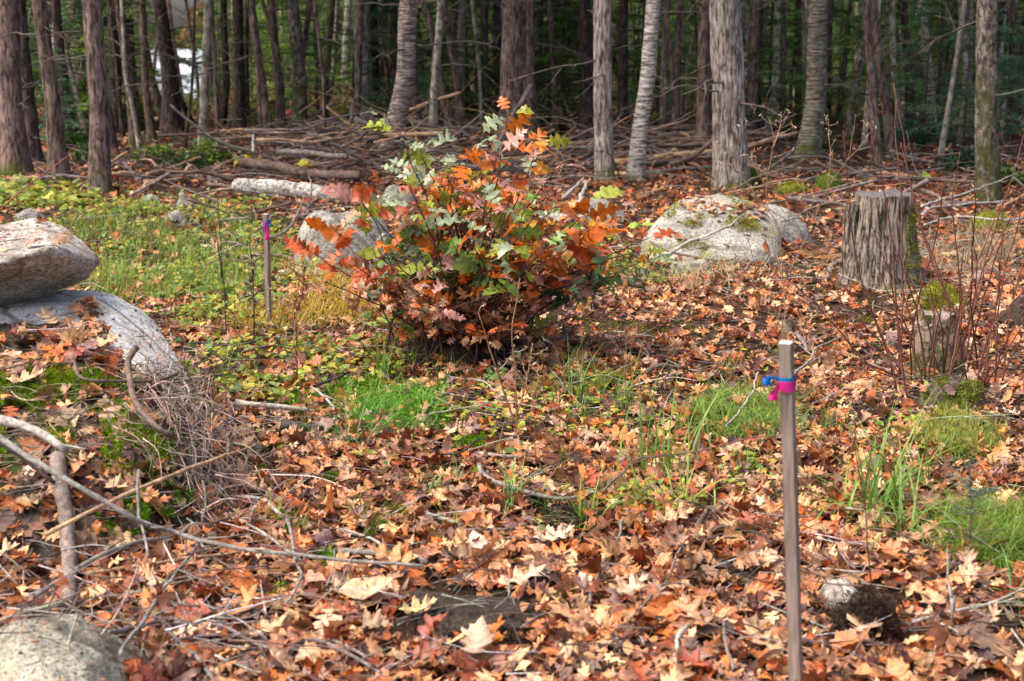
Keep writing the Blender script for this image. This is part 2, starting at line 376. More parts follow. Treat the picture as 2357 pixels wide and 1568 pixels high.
rock(hull_rock(P6, 6, 50, .022, 5., 8), M['rock_light'], 'pale speckled granite rock with rounded shoulder under the pointed boulder', name='boulder', cat='boulder')
rock(hull_rock([at(-260, 760, 5.2), at(-260, 745, 5.7), at(60, 715, 5.65), at(150, 676, 5.75), at(175, 705, 5.45), at(165, 760, 5.2), at(215, 822, 5.05), at(290, 870, 5.0), at(440, 893, 5.12), at(500, 965, 4.98), at(545, 1085, 4.8), at(410, 1010, 4.6), at(300, 1065, 4.45), at(0, 1060, 4.42), at(-260, 1060, 4.42), at(150, 880, 4.85), at(-260, 880, 4.8)]
     + [np.array([x, y, -.1]) for x, y in ((-2.5, 3.85), (-1.45, 3.95), (-1.0, 4.35), (-.82, 4.75), (-2.5, 5.8), (-1.0, 5.2))], 6, 14, .045, 4., 21), M['rock_bank'], 'mossy earth covered stone bank strewn with oak leaves below the pointed boulder', name='mossy_bank', cat='bank')
# bottom-left speckled boulder
P7 = [at(px, py, Yd) for px, py, Yd in [(-60, 1470, 3.4), (20, 1434, 3.42), (100, 1414, 3.46), (180, 1412, 3.46), (222, 1452, 3.4), (254, 1500, 3.3), (268, 1570, 3.22), (272, 1700, 3.15), (-60, 1700, 3.1), (60, 1490, 3.18), (170, 1530, 3.1), (210, 1640, 3.02)]]
P7 += [np.array([x, y, -.1]) for x, y in ((-.86, 3.2), (-.9, 3.6), (-1.4, 3.6), (-1.4, 2.9), (-.9, 2.9))]
rock(hull_rock(P7, 6, 50, .014, 11., 14, 14), M['rock_yellow'], 'yellow grey speckled rounded rock in the bottom left corner', name='boulder', cat='boulder')
P8 = [at(*p) for p in [(1468, 570, 10.3), (1492, 512, 10.4), (1545, 465, 10.5), (1602, 442, 10.6), (1690, 444, 10.6), (1750, 466, 10.5), (1800, 520, 10.4), (1478, 592, 10.0), (1590, 606, 9.8), (1730, 604, 9.8), (1800, 575, 10.0), (1560, 520, 10.1), (1700, 500, 10.15), (1600, 455, 11.3), (1700, 460, 11.3), (1480, 540, 11.), (1800, 540, 11.)]] + [np.array([x, y, -.2]) for x, y in ((.95, 10.), (1.95, 10.), (.95, 11.2), (1.95, 11.2))]
rock(hull_rock(P8, 6, 18, .035, 2.6, 31), M['rock_mossy'], 'large pale domed boulder with yellow moss and fallen leaves before the furrowed oak', name='boulder', cat='boulder')
px_rock(1690, 1868, 474, 560, M['rock_mossy'], 'smaller smooth boulder adjoining the right side of the domed mossy boulder', .6, 35, .08, 5)
px_rock(1690, 1760, 585, 606, M['rock_grey'], 'flat pale stone at the foot of the smaller smooth boulder', .4, 36, .2, 4)
px_rock(682, 905, 478, 628, M['rock_grey'], 'broad grey flat topped rock behind the left side of the oak shrub', .55, 41, .10, 5, sq=3.2)
px_rock(618, 800, 616, 644, M['rock_light'], 'low white flat rock between the far stake and the oak shrub', .5, 43, .14, 5)
px_rock(1240, 1450, 462, 512, M['rock_grey'], 'low grey rock slab right of the oak shrub top', .5, 47, .15, 5)
px_rock(870, 960, 430, 470, M['rock_grey'], 'grey rock behind the top left of the oak shrub', .5, 48, .15, 5)
for px0, px1, t0, b0, mt, lb, sd in [(328, 374, 448, 470, 'rock_grey', 'small rounded grey stone below the scaly trunk', 51), (405, 452, 448, 478, 'rock_grey', 'small grey stone just right of the rounded grey stone', 52),
        (380, 440, 488, 520, 'rock_grey', 'rough grey stone half sunk in the green ground cover', 53), (-10, 30, 420, 446, 'rock_light', 'pale stone at the foot of the far left trunk', 54),
        (36, 110, 480, 508, 'rock_grey', 'mossy grey stone behind the pointed boulder', 55), (100, 150, 442, 458, 'rock_grey', 'flat pale grey stone beside the mossy footed leaning trunk', 56),
        (1540, 1640, 598, 640, 'rock_mossy', 'dark mossy stone in front of the domed boulder', 57), (1495, 1550, 856, 880, 'rock_light', 'small white stone among the leaves left of the near stake', 58),
        (415, 560, 350, 372, 'rock_grey', 'low grey stone among green shrubs at the wood edge', 59)]:
    px_rock(px0, px1, t0, b0, M[mt], lb, .6, sd, .2, 4)
o = px_rock(1866, 1990, 1334, 1400, M['rock_top'], 'pale dark flecked granite stone right of the near stake', .7, 61, .12, 5, 1.4, rot=-.5)
px_rock(1900, 2085, 1375, 1490, M['soil'], 'hump of black root bound soil in front of the pale flecked stone', .75, 62, .22, 5, .3, name='soil_hump', cat='soil hump')
px_rock(1225, 1425, 1165, 1225, M['soil'], 'low black soil hump behind the yellow green seedling', .55, 63, .25, 5, .4, name='soil_hump', cat='soil hump')
px_rock(755, 825, 1290, 1330, M['soil'], 'small black soil lump at the end of the long grey branch', .6, 64, .25, 4, .4, name='soil_hump', cat='soil hump')
px_rock(2290, 2420, 690, 760, M['soil'], 'dark soil hump behind the red stems at the right edge', .6, 65, .25, 4, .4, name='soil_hump', cat='soil hump')
px_rock(955, 1160, 770, 842, M['rot'], 'black rotten stump base under the oak shrub', .7, 66, .22, 5, .35, name='rotten_stump', cat='rotten stump')
# mossy mounds
for px0, px1, t0, b0, mt, lb, sd in [(1958 - 85, 1942, 398, 442, 'mosscush', 'round dark green mossy mound in the wood left of the tall stump', 71), (1715, 1752, 390, 430, 'mosscush', 'dark green mossy lump right of the furrowed oak base', 72),
        (1780, 1860, 418, 450, 'ymosscush', 'yellow green moss cushion behind the smaller smooth boulder', 73), (2102, 2222, 652, 716, 'ymosscush', 'bright yellow moss mound at the right foot of the tall stump', 74),
        (2222, 2330, 488, 535, 'ymosscush', 'yellow moss cushion beyond the tall stump near the mossy trunk', 75), (1350, 1445, 862, 900, 'ymosscush', 'low yellow moss cushion in the middle of the clearing', 76),
        (850, 912, 1206, 1236, 'mosscush', 'small green moss cushion on the leaves, the nearer of two', 77), (870, 945, 1172, 1196, 'ymosscush', 'small yellow green moss cushion on the leaves, the farther of two', 78),
        (740, 800, 1098, 1118, 'mosscush', 'thin strip of green moss beside a curled oak leaf', 79), (1055, 1135, 1012, 1040, 'mosscush', 'dark green moss tuft beneath the pine cone', 80),
        (1560, 1610, 576, 602, 'ymosscush', 'yellow moss at the left foot of the domed boulder', 81), (185, 235, 940, 985, 'mosscush', 'rounded bright moss cushion high on the bank', 82),
        (232, 300, 1198, 1245, 'mosscush', 'dark moss cushion low among the twigs on the left', 83)]:
    px_rock(px0, px1, t0, b0, M[mt], lb, .6, sd, .16, 5, .4, name='moss_cushion', cat='moss cushion')
# ------------------------------------------------------------------ trees
def trunk_mesh(P, r, mat, off, sides=28, flare=.5, fh=.3, hi=3.2, bumpA=.045, kz=2.2, ka=5., seed=0, dz=.05):
    P = np.asarray(P, float); L = P[-1][2] - P[0][2]
    zs = np.r_[np.arange(-.25, hi, dz), np.arange(hi, L, .5), L]
    zz = P[:, 2] - P[0][2]
    cx = np.interp(zs, zz, P[:, 0]); cy = np.interp(zs, zz, P[:, 1])
    for _ in range(3):
        cx[1:-1] = (cx[:-2] + 2 * cx[1:-1] + cx[2:]) / 4; cy[1:-1] = (cy[:-2] + 2 * cy[1:-1] + cy[2:]) / 4
    cx = cx + .25 * r * vn(zs * 1.1, seed, 0); cz = zs + P[0][2]
    th = np.arange(sides) * 2 * math.pi / sides; c, s = np.cos(th), np.sin(th)
    rr = r * np.clip(1.03 - .72 * np.clip(zs, 0, None) / max(L, 6), .12, 2)
    fl = 1 + flare * np.exp(-np.clip(zs, -.1, None) / fh)[:, None] * (1 + .45 * vn(c * 1.6, s * 1.6, seed)[None])
    n = fbm(c[None] * ka, s[None] * ka, zs[:, None] * kz + seed, 3, seed % 40) + .5 * vn(c[None] * 1.2, s[None] * 1.2, zs[:, None] * .9 + seed, 3)
    RR = rr[:, None] * fl * (1 + bumpA * 2 * n)
    V = np.stack([cx[:, None] + RR * c, cy[:, None] + RR * s, np.repeat(cz[:, None], sides, 1)], -1)
    m = len(zs); i = np.arange(m - 1)[:, None] * sides; j = np.arange(sides)[None]; k = (j + 1) % sides
    q = np.stack([i + j, i + k, i + sides + k, i + sides + j], -1).reshape(-1, 4)
    V = np.vstack([V.reshape(-1, 3), [cx[-1], cy[-1], cz[-1] + .01]]); jj = np.arange(sides)
    t = np.stack([(m - 1) * sides + jj, (m - 1) * sides + (jj + 1) % sides, np.full(sides, m * sides)], 1)
    return mk_mesh('trunk', V - np.asarray(off), q, t, mat)
def leaf_cards(P, D, Nn, L, W, col):
    """rhombic leaflets: position, direction, normal, length, width"""
    n = len(P); D = np.broadcast_to(np.asarray(D, float), (n, 3)); D = D / (np.linalg.norm(D, axis=1)[:, None] + 1e-9); S = np.cross(D, Nn); S /= np.linalg.norm(S, axis=1)[:, None] + 1e-9
    L = np.broadcast_to(L, (n,))[:, None]; W = np.broadcast_to(W, (n,))[:, None]
    V = np.stack([P, P + D * L * .45 + S * W * .5, P + D * L, P + D * L * .45 - S * W * .5], 1).reshape(-1, 3)
    q = np.arange(n * 4).reshape(n, 4); return V, q, np.repeat(col, 4, 0)
def jit(col, n, a=.25, g=None):
    g = g or rng; c = np.broadcast_to(np.asarray(col, float), (n, 3)).copy()
    return c * (1 + a * g.standard_normal((n, 1)).clip(-2, 2)) * (1 + a * .3 * g.standard_normal((n, 3)).clip(-2, 2))
def boughs(z0, z1, L0, L1, nb, per, seed, lf=.055, lw=.02, droop=.35, cols=((.025, .06, .012), (.06, .12, .02)), up=.1):
    g = np.random.default_rng(seed); mb = MB(); B = MB()
    for b_ in range(nb):
        f = (b_ + g.random()) / nb; z = z0 + (z1 - z0) * f; L = (L0 + (L1 - L0) * f) * g.uniform(.6, 1.15); a = g.uniform(0, 2 * math.pi)
        d = np.array([math.cos(a), math.sin(a), 0]); s = np.array([-d[1], d[0], 0])
        B.tube([d * 0 + (0, 0, z), d * L * .5 + (0, 0, z + up * L * .5), d * L + (0, 0, z + (up - droop) * L)], [.006 + .008 * L, .004 + .003 * L, .002], 4, (.09, .065, .05))
        u = np.sqrt(g.random(per)); v = g.uniform(-1, 1, per); wv = .42 * L * (1.05 - u) + .06
        P = d * (u * L)[:, None] + s * (v * wv)[:, None]
        P[:, 2] += z + up * u * L * 2 * (1 - u * .5) - droop * L * u ** 2 - .25 * np.abs(v) * wv + g.normal(0, .02, per)
        D = d * .8 + s * np.sign(v)[:, None] * g.uniform(.3, 1.2, (per, 1)); D[:, 2] = g.normal(-.15, .3, per)
        Nn = np.array([0, 0, 1.]) + g.normal(0, .35, (per, 3))
        c0 = np.array(cols[0]); c1 = np.array(cols[1]); col = c0 + (c1 - c0) * g.random((1, 1)) ; col = jit(col[0], per, .25, g)
        V, q, c = leaf_cards(P, D, Nn, lf * g.uniform(.7, 1.4, per), lw * g.uniform(.8, 1.3, per), col); mb.add(V, q, None, c)
    return mb, B
CROWN = []
for k in range(4):
    mb, B = boughs(4.6, 14, 3.0, .7, 26, 110, 100 + k, .17, .07, .4, ((.03, .06, .015), (.06, .11, .025)))
    CROWN.append(mb.mesh('crown', M['needle']))
def dead_branch(k):
    g = np.random.default_rng(900 + k); B = MB(); L = g.uniform(.3, 1.2); e = g.uniform(-.25, .15)
    P = spline([(0, 0, 0), (L * .5, 0, e * L * .5 + .05), (L, g.normal(0, .07), e * L + g.normal(0, .05))], 9, .02, k)
    B.tube(P, np.linspace(.012, .003, 9), 5, jit((.15, .12, .1), 1)[0])
    for j in range(4):
        p = P[2 + j + (j > 1)]; q_ = p + np.array([.7, g.choice([-1, 1]) * .8, g.normal(0, .5)]) * g.uniform(.12, .3); B.tube([p, (p + q_) / 2 + g.normal(0, .02, 3), q_], [.005, .004, .002], 4, jit((.13, .1, .085), 1)[0])
    return B.mesh('branch', M['twig'])
DEAD = [dead_branch(k) for k in range(8)]
def dead_on(ro, P, r, n):
    P = np.asarray(P)
    for _ in range(n):
        z = random.uniform(.8, 3.6) + P[0][2]; a = random.uniform(0, 6.28)
        x = np.interp(z, P[:, 2], P[:, 0]); y = np.interp(z, P[:, 2], P[:, 1])
        o = ob('branch', random.choice(DEAD), ro, (x - P[0][0] + r * .8 * math.cos(a), y - P[0][1] + r * .8 * math.sin(a), z - P[0][2])); o.rotation_euler = (random.uniform(-.4, .4), random.uniform(-.3, .3), a)
        s_ = random.uniform(.6, 1.2); o.scale = (s_, s_, s_)
TREES = []
def tree(path, w, mat, label, name='forest_tree', hi=3.2, sides=28, group=None, flare=.5, crown=True, H=None, bumpA=.045, dead=True, kz=2.2, ka=5., cat='tree', dz=.05, fh=.3):
    """path: pixels from base to top of the picture; w: trunk width in pixels"""
    g = gp(*path[0]); Yd = g[1]; P = [np.array([g[0], g[1], float(hz(g[0], g[1]))])]
    for (px, py) in path[1:]: P.append(at(px, py, Yd))
    r = w * Yd / F / 2; H = H or random.uniform(11, 15)
    d = (P[-1] - P[-2]); d /= max(d[2], .05); top = P[-1].copy(); sl = np.clip(d[:2], -.3, .3)
    hh = H - (top[2] - P[0][2]); P.append(top + np.array([sl[0] * 2.5, sl[1] * 2.5, 2.5])); P.append(P[-1] + np.array([sl[0] * .3 * hh, 0, max(hh - 2.5, .5)]))
    # a little lean in depth
    ln = random.uniform(-.03, .03)
    for p in P[1:]: p[1] += ln * (p[2] - P[0][2])
    P = [p for i_, p in enumerate(P) if i_ == 0 or p[2] > P[i_ - 1][2] + .05 or True]
    ro = root(name, P[0], label, cat, group); sd = len(TREES) * 7 + 3
    zs = [p[2] for p in P]
    for i_ in range(1, len(P)):
        if P[i_][2] <= P[i_ - 1][2]: P[i_][2] = P[i_ - 1][2] + .05
    ob('trunk', trunk_mesh(P, r, M[mat], P[0], sides, flare, fh, hi, bumpA, kz, ka, sd, dz), ro)
    if dead and w > 12: dead_on(ro, P, r, random.randint(7, 12))
    if crown:
        q = P[-1] - P[0]; c = ob('crown', random.choice(CROWN), ro, (0, 0, 0)); c.rotation_euler = (0, math.atan2(q[0], q[2]), 0)
        s = H / 14; c.scale = (s * random.uniform(.8, 1.1), s * random.uniform(.8, 1.1), s)
    TREES.append((P[0], r)); return ro
T = tree
T([(42, 403), (30, 250), (15, 0)], 50, 'b_red', 'thick reddish grey scaly trunk at the far left edge with a dark trunk behind it', sides=36)
T([(80, 385), (62, 250), (40, 0)], 30, 'b_dark', 'dark trunk just behind the thick scaly trunk at the far left edge')
T([(137, 420), (122, 250), (92, 0)], 34, 'b_brown', 'leaning grey brown trunk with a mossy foot, second large one from the left', sides=36, flare=.7)
T([(233, 450), (228, 300), (212, 0)], 45, 'b_red', 'purple grey scaly trunk standing nearest on the left, clear of the others', sides=48, dz=.03, bumpA=.05)
T([(197, 310), (178, 220), (150, 110), (123, 0)], 12, 'b_pale', 'slender pale leaning trunk left of the nearest scaly trunk', hi=3)
T([(150, 325), (145, 200), (128, 0)], 22, 'b_dark', 'dark trunk behind the slender pale leaning trunk')
T([(262, 312), (262, 200), (262, 0)], 26, 'b_dark', 'dark trunk close behind the right side of the nearest scaly trunk')
T([(315, 342), (298, 200), (272, 0)], 22, 'b_brown', 'brown trunk leaning left with a thin pale companion')
T([(322, 345), (304, 240), (288, 170), (280, 0)], 9, 'b_pale', 'thin pale stem touching the brown left leaning trunk', dead=False)
T([(350, 327), (335, 180), (325, 0)], 16, 'b_brown', 'slim brown trunk left of the flared trunk')
T([(378, 275), (345, 170), (315, 0)], 17, 'b_brown', 'slim trunk crossing in front of the sky gap on the left', dead=False)
T([(392, 312), (388, 180), (368, 0)], 31, 'b_dark', 'stout dark trunk with a widely flared base by the bright sky gap', flare=1., sides=30, fh=.6)
T([(447, 290), (420, 235), (400, 190), (385, 80)], 11, 'b_dark', 'thin dark stem leaning sharply left under the sky gap', crown=False, H=4, dead=False)
T([(465, 340), (472, 170), (477, 0)], 20, 'b_pale', 'greenish grey lichened trunk right of the sky gap', hi=3)
T([(502, 328), (496, 160), (488, 0)], 11, 'b_red', 'thin reddish stem beside the lichened trunk')
T([(508, 302), (522, 200), (515, 0)], 17, 'b_dark', 'dark slightly curved trunk right of the lichened trunk')
T([(553, 312), (548, 160), (545, 0)], 25, 'b_dark', 'very dark straight trunk in the left half of the wood', sides=30)
T([(570, 300), (566, 160), (568, 0)], 10, 'b_dark', 'thin dark stem against the right side of the very dark straight trunk')
T([(620, 327), (600, 180), (578, 0)], 20, 'b_brown', 'brown trunk leaning left, one of a close pair, the left one')
T([(648, 324), (640, 180), (622, 0)], 18, 'b_brown', 'brown mottled trunk leaning left, the right one of the close pair')
T([(693, 325), (690, 190), (668, 0)], 31, 'b_moss', 'mottled trunk with a smooth reddish stem joined on its right', sides=36)
T([(700, 322), (690, 180), (713, 0)], 14, 'b_red', 'smooth reddish stem leaning right out of the mottled trunk', dead=False)
T([(748, 295), (755, 150), (765, 0)], 13, 'b_brown', 'brown stem leaning right, half of a narrow V left of the dark straight trunk')
T([(746, 262), (736, 150), (720, 0)], 10, 'b_dark', 'dark stem leaning left, half of a narrow V left of the dark straight trunk')
T([(818, 285), (818, 150), (822, 0)], 13, 'b_dark', 'slim dark trunk close on the left of the black straight trunk behind the shrub')
T([(856, 292), (853, 150), (849, 0)], 36, 'b_dark', 'thick black straight trunk left of the leaning birch', sides=32)
T([(884, 282), (895, 190), (880, 90), (864, 0)], 10, 'b_brown', 'thin curved brown stem between the black trunk and the leaning birch')
T([(905, 290), (908, 200), (905, 0)], 20, 'b_brown', 'brown trunk behind the leaning birch')
T([(897, 366), (908, 290), (930, 170), (946, 0)], 44, 'b_ybirch', 'leaning birch with flaking brown and white bark behind the left of the shrub', name='birch_tree', sides=40, flare=.35, bumpA=.05, dz=.03)
T([(958, 320), (956, 230), (950, 100), (948, 0)], 15, 'b_brown', 'slim brown stem right beside the leaning birch foot')
T([(1046, 320), (1019, 200), (1004, 110), (975, 0)], 18, 'b_brown', 'brown trunk leaning left with a bend, right of the leaning birch')
T([(996, 347), (1002, 200), (1012, 60), (1014, 0)], 17, 'b_pale', 'grey smooth trunk between the leaning birch and the bent trunk')
T([(1066, 312), (1052, 183), (1025, 30), (1020, 0)], 18, 'b_brown', 'brown leaning trunk, right neighbour of the bent trunk')
T([(1092, 268), (1065, 150), (1040, 0)], 11, 'b_brown', 'thin brown stem leaning left behind the bent trunks')
T([(1114, 276), (1116, 130), (1118, 0)], 9, 'b_dark', 'thin black vertical stem left of the thick central trunk')
T([(1186, 337), (1184, 170), (1182, 0)], 57, 'b_red', 'thick straight red brown trunk behind the shrub in the centre', sides=56, dz=.03, flare=.3)
T([(1152, 292), (1148, 150), (1145, 0)], 19, 'b_brown', 'trunk half hidden behind the left edge of the thick central trunk')
T([(1222, 322), (1221, 160), (1222, 0)], 24, 'b_red', 'trunk half hidden behind the right edge of the thick central trunk')
T([(1238, 300), (1242, 160), (1246, 0)], 12, 'b_dark', 'thin trunk just right of the thick central trunk')
T([(1352, 322), (1350, 160), (1349, 0)], 30, 'b_dark', 'dark straight trunk among green hemlock boughs right of centre', sides=30)
T([(1262, 270), (1290, 150), (1330, 50), (1356, 0)], 9, 'b_pale', 'thin pale stem leaning right between the central trunk and the dark trunk')
T([(1391, 422), (1390, 200), (1389, 0)], 42, 'b_grey', 'furrowed grey brown trunk with a long black scar, left of the white birch', sides=52, dz=.03, flare=.2)
T([(1431, 322), (1434, 160), (1439, 0)], 23, 'b_dark', 'dark trunk between the scarred trunk and the white birch')
T([(1456, 302), (1438, 235), (1422, 165), (1400, 90), (1380, 0)], 13, 'b_brown', 'slim brown stem leaning left behind the white birch')
T([(1463, 418), (1470, 300), (1489, 167), (1502, 0)], 35, 'b_birch', 'white birch with curling flaky bark leaning right', name='birch_tree', sides=40, flare=.55, fh=.2, bumpA=.045, dz=.02, kz=9)
T([(1524, 345), (1528, 160), (1534, 0)], 15, 'b_red', 'dark reddish trunk right of the white birch')
T([(1618, 357), (1621, 170), (1626, 0)], 28, 'b_brown', 'reddish dark trunk behind the left of the big furrowed oak', sides=30)
T([(1676, 432), (1676, 215), (1673, 0)], 74, 'b_grey', 'biggest furrowed grey oak trunk right of centre, behind the domed boulder', name='oak_tree', sides=72, dz=.025, flare=.25, bumpA=.04)
T([(1738, 302), (1725, 150), (1708, 0)], 10, 'b_pale', 'thin pale stem just right of the big furrowed oak')
T([(1748, 302), (1750, 150), (1754, 0)], 7, 'b_dark', 'very thin dark stem right of the big furrowed oak', dead=False)
T([(1802, 302), (1802, 150), (1803, 0)], 15, 'b_moss', 'slim mottled trunk between the furrowed oak and the yellow birch')
T([(1866, 368), (1872, 250), (1880, 0)], 46, 'b_ybirch2', 'yellow birch with horizontal peeling bands and wide foot', name='birch_tree', sides=48, dz=.025, flare=.45, bumpA=.04)
T([(1905, 282), (1910, 130), (1914, 0)], 11, 'b_dark', 'dark stem close behind the yellow birch')
T([(1930, 285), (1942, 150), (1957, 0)], 14, 'b_red', 'slender reddish trunk leaning right beyond the yellow birch')
T([(1970, 262), (1973, 130), (1975, 0)], 14, 'b_pale', 'pale grey trunk high behind the leaning mossy trunk')
T([(1955, 335), (1965, 230), (1982, 133), (2018, 0)], 22, 'b_moss', 'dark mossy trunk leaning strongly right behind the tall stump')
T([(2018, 392), (2010, 220), (1995, 60), (1990, 0)], 18, 'b_red', 'smooth reddish trunk above the tall stump')
T([(2055, 370), (2040, 240), (2020, 100), (2010, 0)], 21, 'b_brown', 'brown leaning trunk with pale green lichen above the tall stump')
T([(2095, 282), (2090, 150), (2078, 0)], 20, 'b_dark', 'dark trunk with a pale strip at its left edge, right of the tall stump')
T([(2084, 250), (2078, 120), (2068, 0)], 7, 'b_pale', 'thin pale stem touching the dark trunk right of the tall stump', dead=False)
T([(2145, 305), (2132, 150), (2118, 0)], 20, 'b_pale', 'pale tan trunk in the right part of the wood')
T([(2262, 300), (2225, 160), (2195, 60), (2170, 0)], 8, 'b_pale', 'thin barkless pale pole leaning left beside the mossy trunk', crown=False, H=3.6, dead=False, name='dead_sapling')
T([(2165, 362), (2190, 210), (2218, 30), (2222, 0)], 11, 'b_pale', 'grey stem leaning right that crosses the barkless pole')
T([(2276, 466), (2275, 230), (2276, 0)], 49, 'b_moss', 'big mossy mottled trunk near the right edge', sides=52, dz=.03, flare=.3, bumpA=.07, kz=5)
T([(2325, 332), (2328, 150), (2331, 0)], 14, 'b_dark', 'slim dark trunk close to the right edge')
# deeper forest
g = np.random.default_rng(77); used = [(p[0], p[1]) for p, r in TREES]; nb = 0
while nb < 120:
    y = g.uniform(22, 58); x = g.uniform(-.42, .42) * y
    px, py = proj((x, y, 0)); 
    if min((x - a) ** 2 + (y - b) ** 2 for a, b in used) < .8: continue
    if lake(x, y) > .15 or (330 < px < 560 and g.random() < .5): continue
    used.append((x, y)); nb += 1
    r = g.uniform(.05, .15); z0 = float(hz(x, y)); H = g.uniform(10, 15); lx = g.normal(0, .06)
    P = np.array([(x, y, z0), (x + lx, y, z0 + 1.2), (x + lx * 2.5, y, z0 + 3), (x + lx * 6, y, z0 + H)])
    mt = g.choice(['b_dark', 'b_dark', 'b_brown', 'b_red', 'b_pale', 'b_grey'])
    lb = {'b_dark': 'dark narrow trunk deep in the shaded wood', 'b_brown': 'brown narrow trunk deep in the shaded wood', 'b_red': 'reddish narrow trunk deep in the shaded wood', 'b_pale': 'pale narrow trunk deep in the shaded wood', 'b_grey': 'grey narrow trunk deep in the shaded wood'}[mt]
    ro = root('forest_tree', P[0], lb, 'tree', lb.split()[0] + ' trunks deep in the wood')
    ob('trunk', trunk_mesh(P, r, M[mt], P[0], 12, .4, .3, 4, .05, 2.2, 3., nb, .15), ro)
    if y < 40: dead_on(ro, P, r, 6)
    if (not (330 < px < 560) or y < 30) and nb % 4 == 0:
        c = ob('crown', CROWN[nb % 4], ro); c.rotation_euler.z = g.uniform(0, 6); c.scale = (.85, .85, H / 14)
# trees left, right of and behind the camera are not in view; the ones beside the clearing shade its rim

g = np.random.default_rng(78); nb = 0
while nb < 75:
    y = g.uniform(18.5, 34); x = g.uniform(-.40, .40) * y; px, py = proj((x, y, 0))
    if min((x - a) ** 2 + (y - b) ** 2 for a, b in used) < .35 or lake(x, y) > .1 or (390 < px < 460 and g.random() < .5): continue
    used.append((x, y)); nb += 1; r = g.uniform(.022, .065); z0 = float(hz(x, y)); H = g.uniform(6, 11); lx = g.normal(0, .16)
    P = np.array([(x, y, z0), (x + lx * .4 + g.normal(0, .04), y, z0 + 1.), (x + lx, y, z0 + 2.2), (x + lx * 1.8 + g.normal(0, .1), y, z0 + 3.6), (x + lx * 3, y, z0 + H)])
    mt = g.choice(['b_dark', 'b_brown', 'b_red', 'b_pale']); lb = {'b_dark': 'thin dark', 'b_brown': 'thin brown', 'b_red': 'thin reddish', 'b_pale': 'thin pale grey'}[mt] + ' young trunk among the bigger trees of the wood'
    ro = root('young_tree', P[0], lb, 'tree', lb[:lb.index(' young')] + ' young trunks'); ob('trunk', trunk_mesh(P, r, M[mt], P[0], 10, .4, .2, 4, .05, 2.2, 3., nb, .12), ro); dead_on(ro, P, r, 3)
g = np.random.default_rng(79)
# ------------------------------------------------------------------ stumps and stakes
def stump(cx, base_y, rb, rt, ztop, mat, off, seed, furrow, kf, sides=150, rings=80, lobes=None, tilt=0.):
    th = np.arange(sides) * 2 * math.pi / sides; c, s = np.cos(th), np.sin(th)
    zs = np.linspace(-.1, 1, rings)[:, None] * np.ones(sides); u = np.clip(zs, 0, 1)
    r = rt + (rb - rt) * (1 - u) ** 1.6
    if lobes:
        for a, amp, wd in lobes:
            da = np.abs((th - a + math.pi) % (2 * math.pi) - math.pi); r = r + amp * np.exp(-(da / wd) ** 2)[None] * (1 - u) ** 2.2
    wv = .25 * vn(zs * 3, th[None] * 2, seed)
    f = vn(c[None] * kf + wv, s[None] * kf, zs * ztop * 6 + seed, 3); f2 = vn(c[None] * kf * 2.1 + wv, s[None] * kf * 2.1, zs * ztop * 14 + seed, 5)
    r = r * (1 + furrow * ((1 - 2 * np.abs(f)) * .8 + .35 * f2)) + .04 * rt * vn(c[None] * 1.3, s[None] * 1.3, seed)
    V = np.stack([cx + r * c, base_y + r * s, zs * (ztop + .018 * vn(c * 2, s * 2, seed + 1)[None] + tilt * c[None])], -1)
    i = np.arange(rings - 1)[:, None] * sides; j = np.arange(sides)[None]; k = (j + 1) % sides
    q = np.stack([i + j, i + k, i + sides + k, i + sides + j], -1).reshape(-1, 4)
    top = V[-1]; ctr = np.array([cx, base_y, top[:, 2].mean()])
    rg = [top]; 
    for m_ in (.97, .8, .55, .3, .1): rg.append(ctr + (top - ctr) * [m_, m_, 1 if m_ > .9 else .6] + np.array([0, 0, .006 if m_ > .9 else .002]) + np.stack([0 * c, 0 * c, .006 * vn(c * 5 * m_, s * 5 * m_, seed + 7)], -1))
    TV = np.vstack(rg + [ctr[None]]); tq = []; n = sides
    ii = np.arange(5)[:, None] * n; tq = np.stack([ii + j, ii + k, ii + n + k, ii + n + j], -1).reshape(-1, 4); jj = np.arange(n)
    tt = np.stack([5 * n + jj, 5 * n + (jj + 1) % n, np.full(n, 6 * n)], 1)
    off = np.asarray(off)
    SURF.append((V.reshape(-1, 3), q))
    return mk_mesh('bark', V.reshape(-1, 3) - off, q, None, mat), mk_mesh('cut_top', TV - off, tq, tt, M['cut'])
g0 = gp(2016, 668); Ys = g0[1] + .2; s_ = Ys / F; zt = at(2030, 447, Ys)[2]; x0 = at(2030, 600, Ys)[0]
ro = root('tree_stump', (x0, Ys, 0), 'tall weathered stump with deeply furrowed bark and dark cut top', 'stump')
a_, b_ = stump(x0, Ys, 86 * s_, 66 * s_, zt, M['b_stump'], (x0, Ys, 0), 5, .042, 9.5, 300, 110, lobes=[(math.pi * 1.05, .09, .3), (-.3, .11, .35), (math.pi * 1.5, .05, .25), (-1.0, .09, .25), (2.2, .08, .3)])
ob('bark', a_, ro); ob('cut_top', b_, ro)
a_, b_ = stump(at(1955, 600, Ys)[0], Ys - .02, .06, .045, at(1950, 470, Ys)[2], M['b_stump'], (x0, Ys, 0), 9, .18, 3., 60, 60)
ob('side_slab', a_, ro)
g1 = gp(2152, 868); Yt = g1[1] + .12; s_ = Yt / F; zt2 = at(2165, 722, Yt)[2]; x1 = at(2158, 800, Yt)[0]
ro = root('tree_stump', (x1, Yt, 0), 'small low stump with flaking bark and two level cut top among red stems', 'stump')
a_, b_ = stump(x1, Yt, 60 * s_, 44 * s_, zt2, M['b_stump2'], (x1, Yt, 0), 15, .09, 2.6, 110, 60, lobes=[(-.6, .05, .5), (math.pi * 1.2, .02, .4)]); ob('bark', a_, ro); b_.materials[0] = M['cut2']; ob('cut_top', b_, ro)
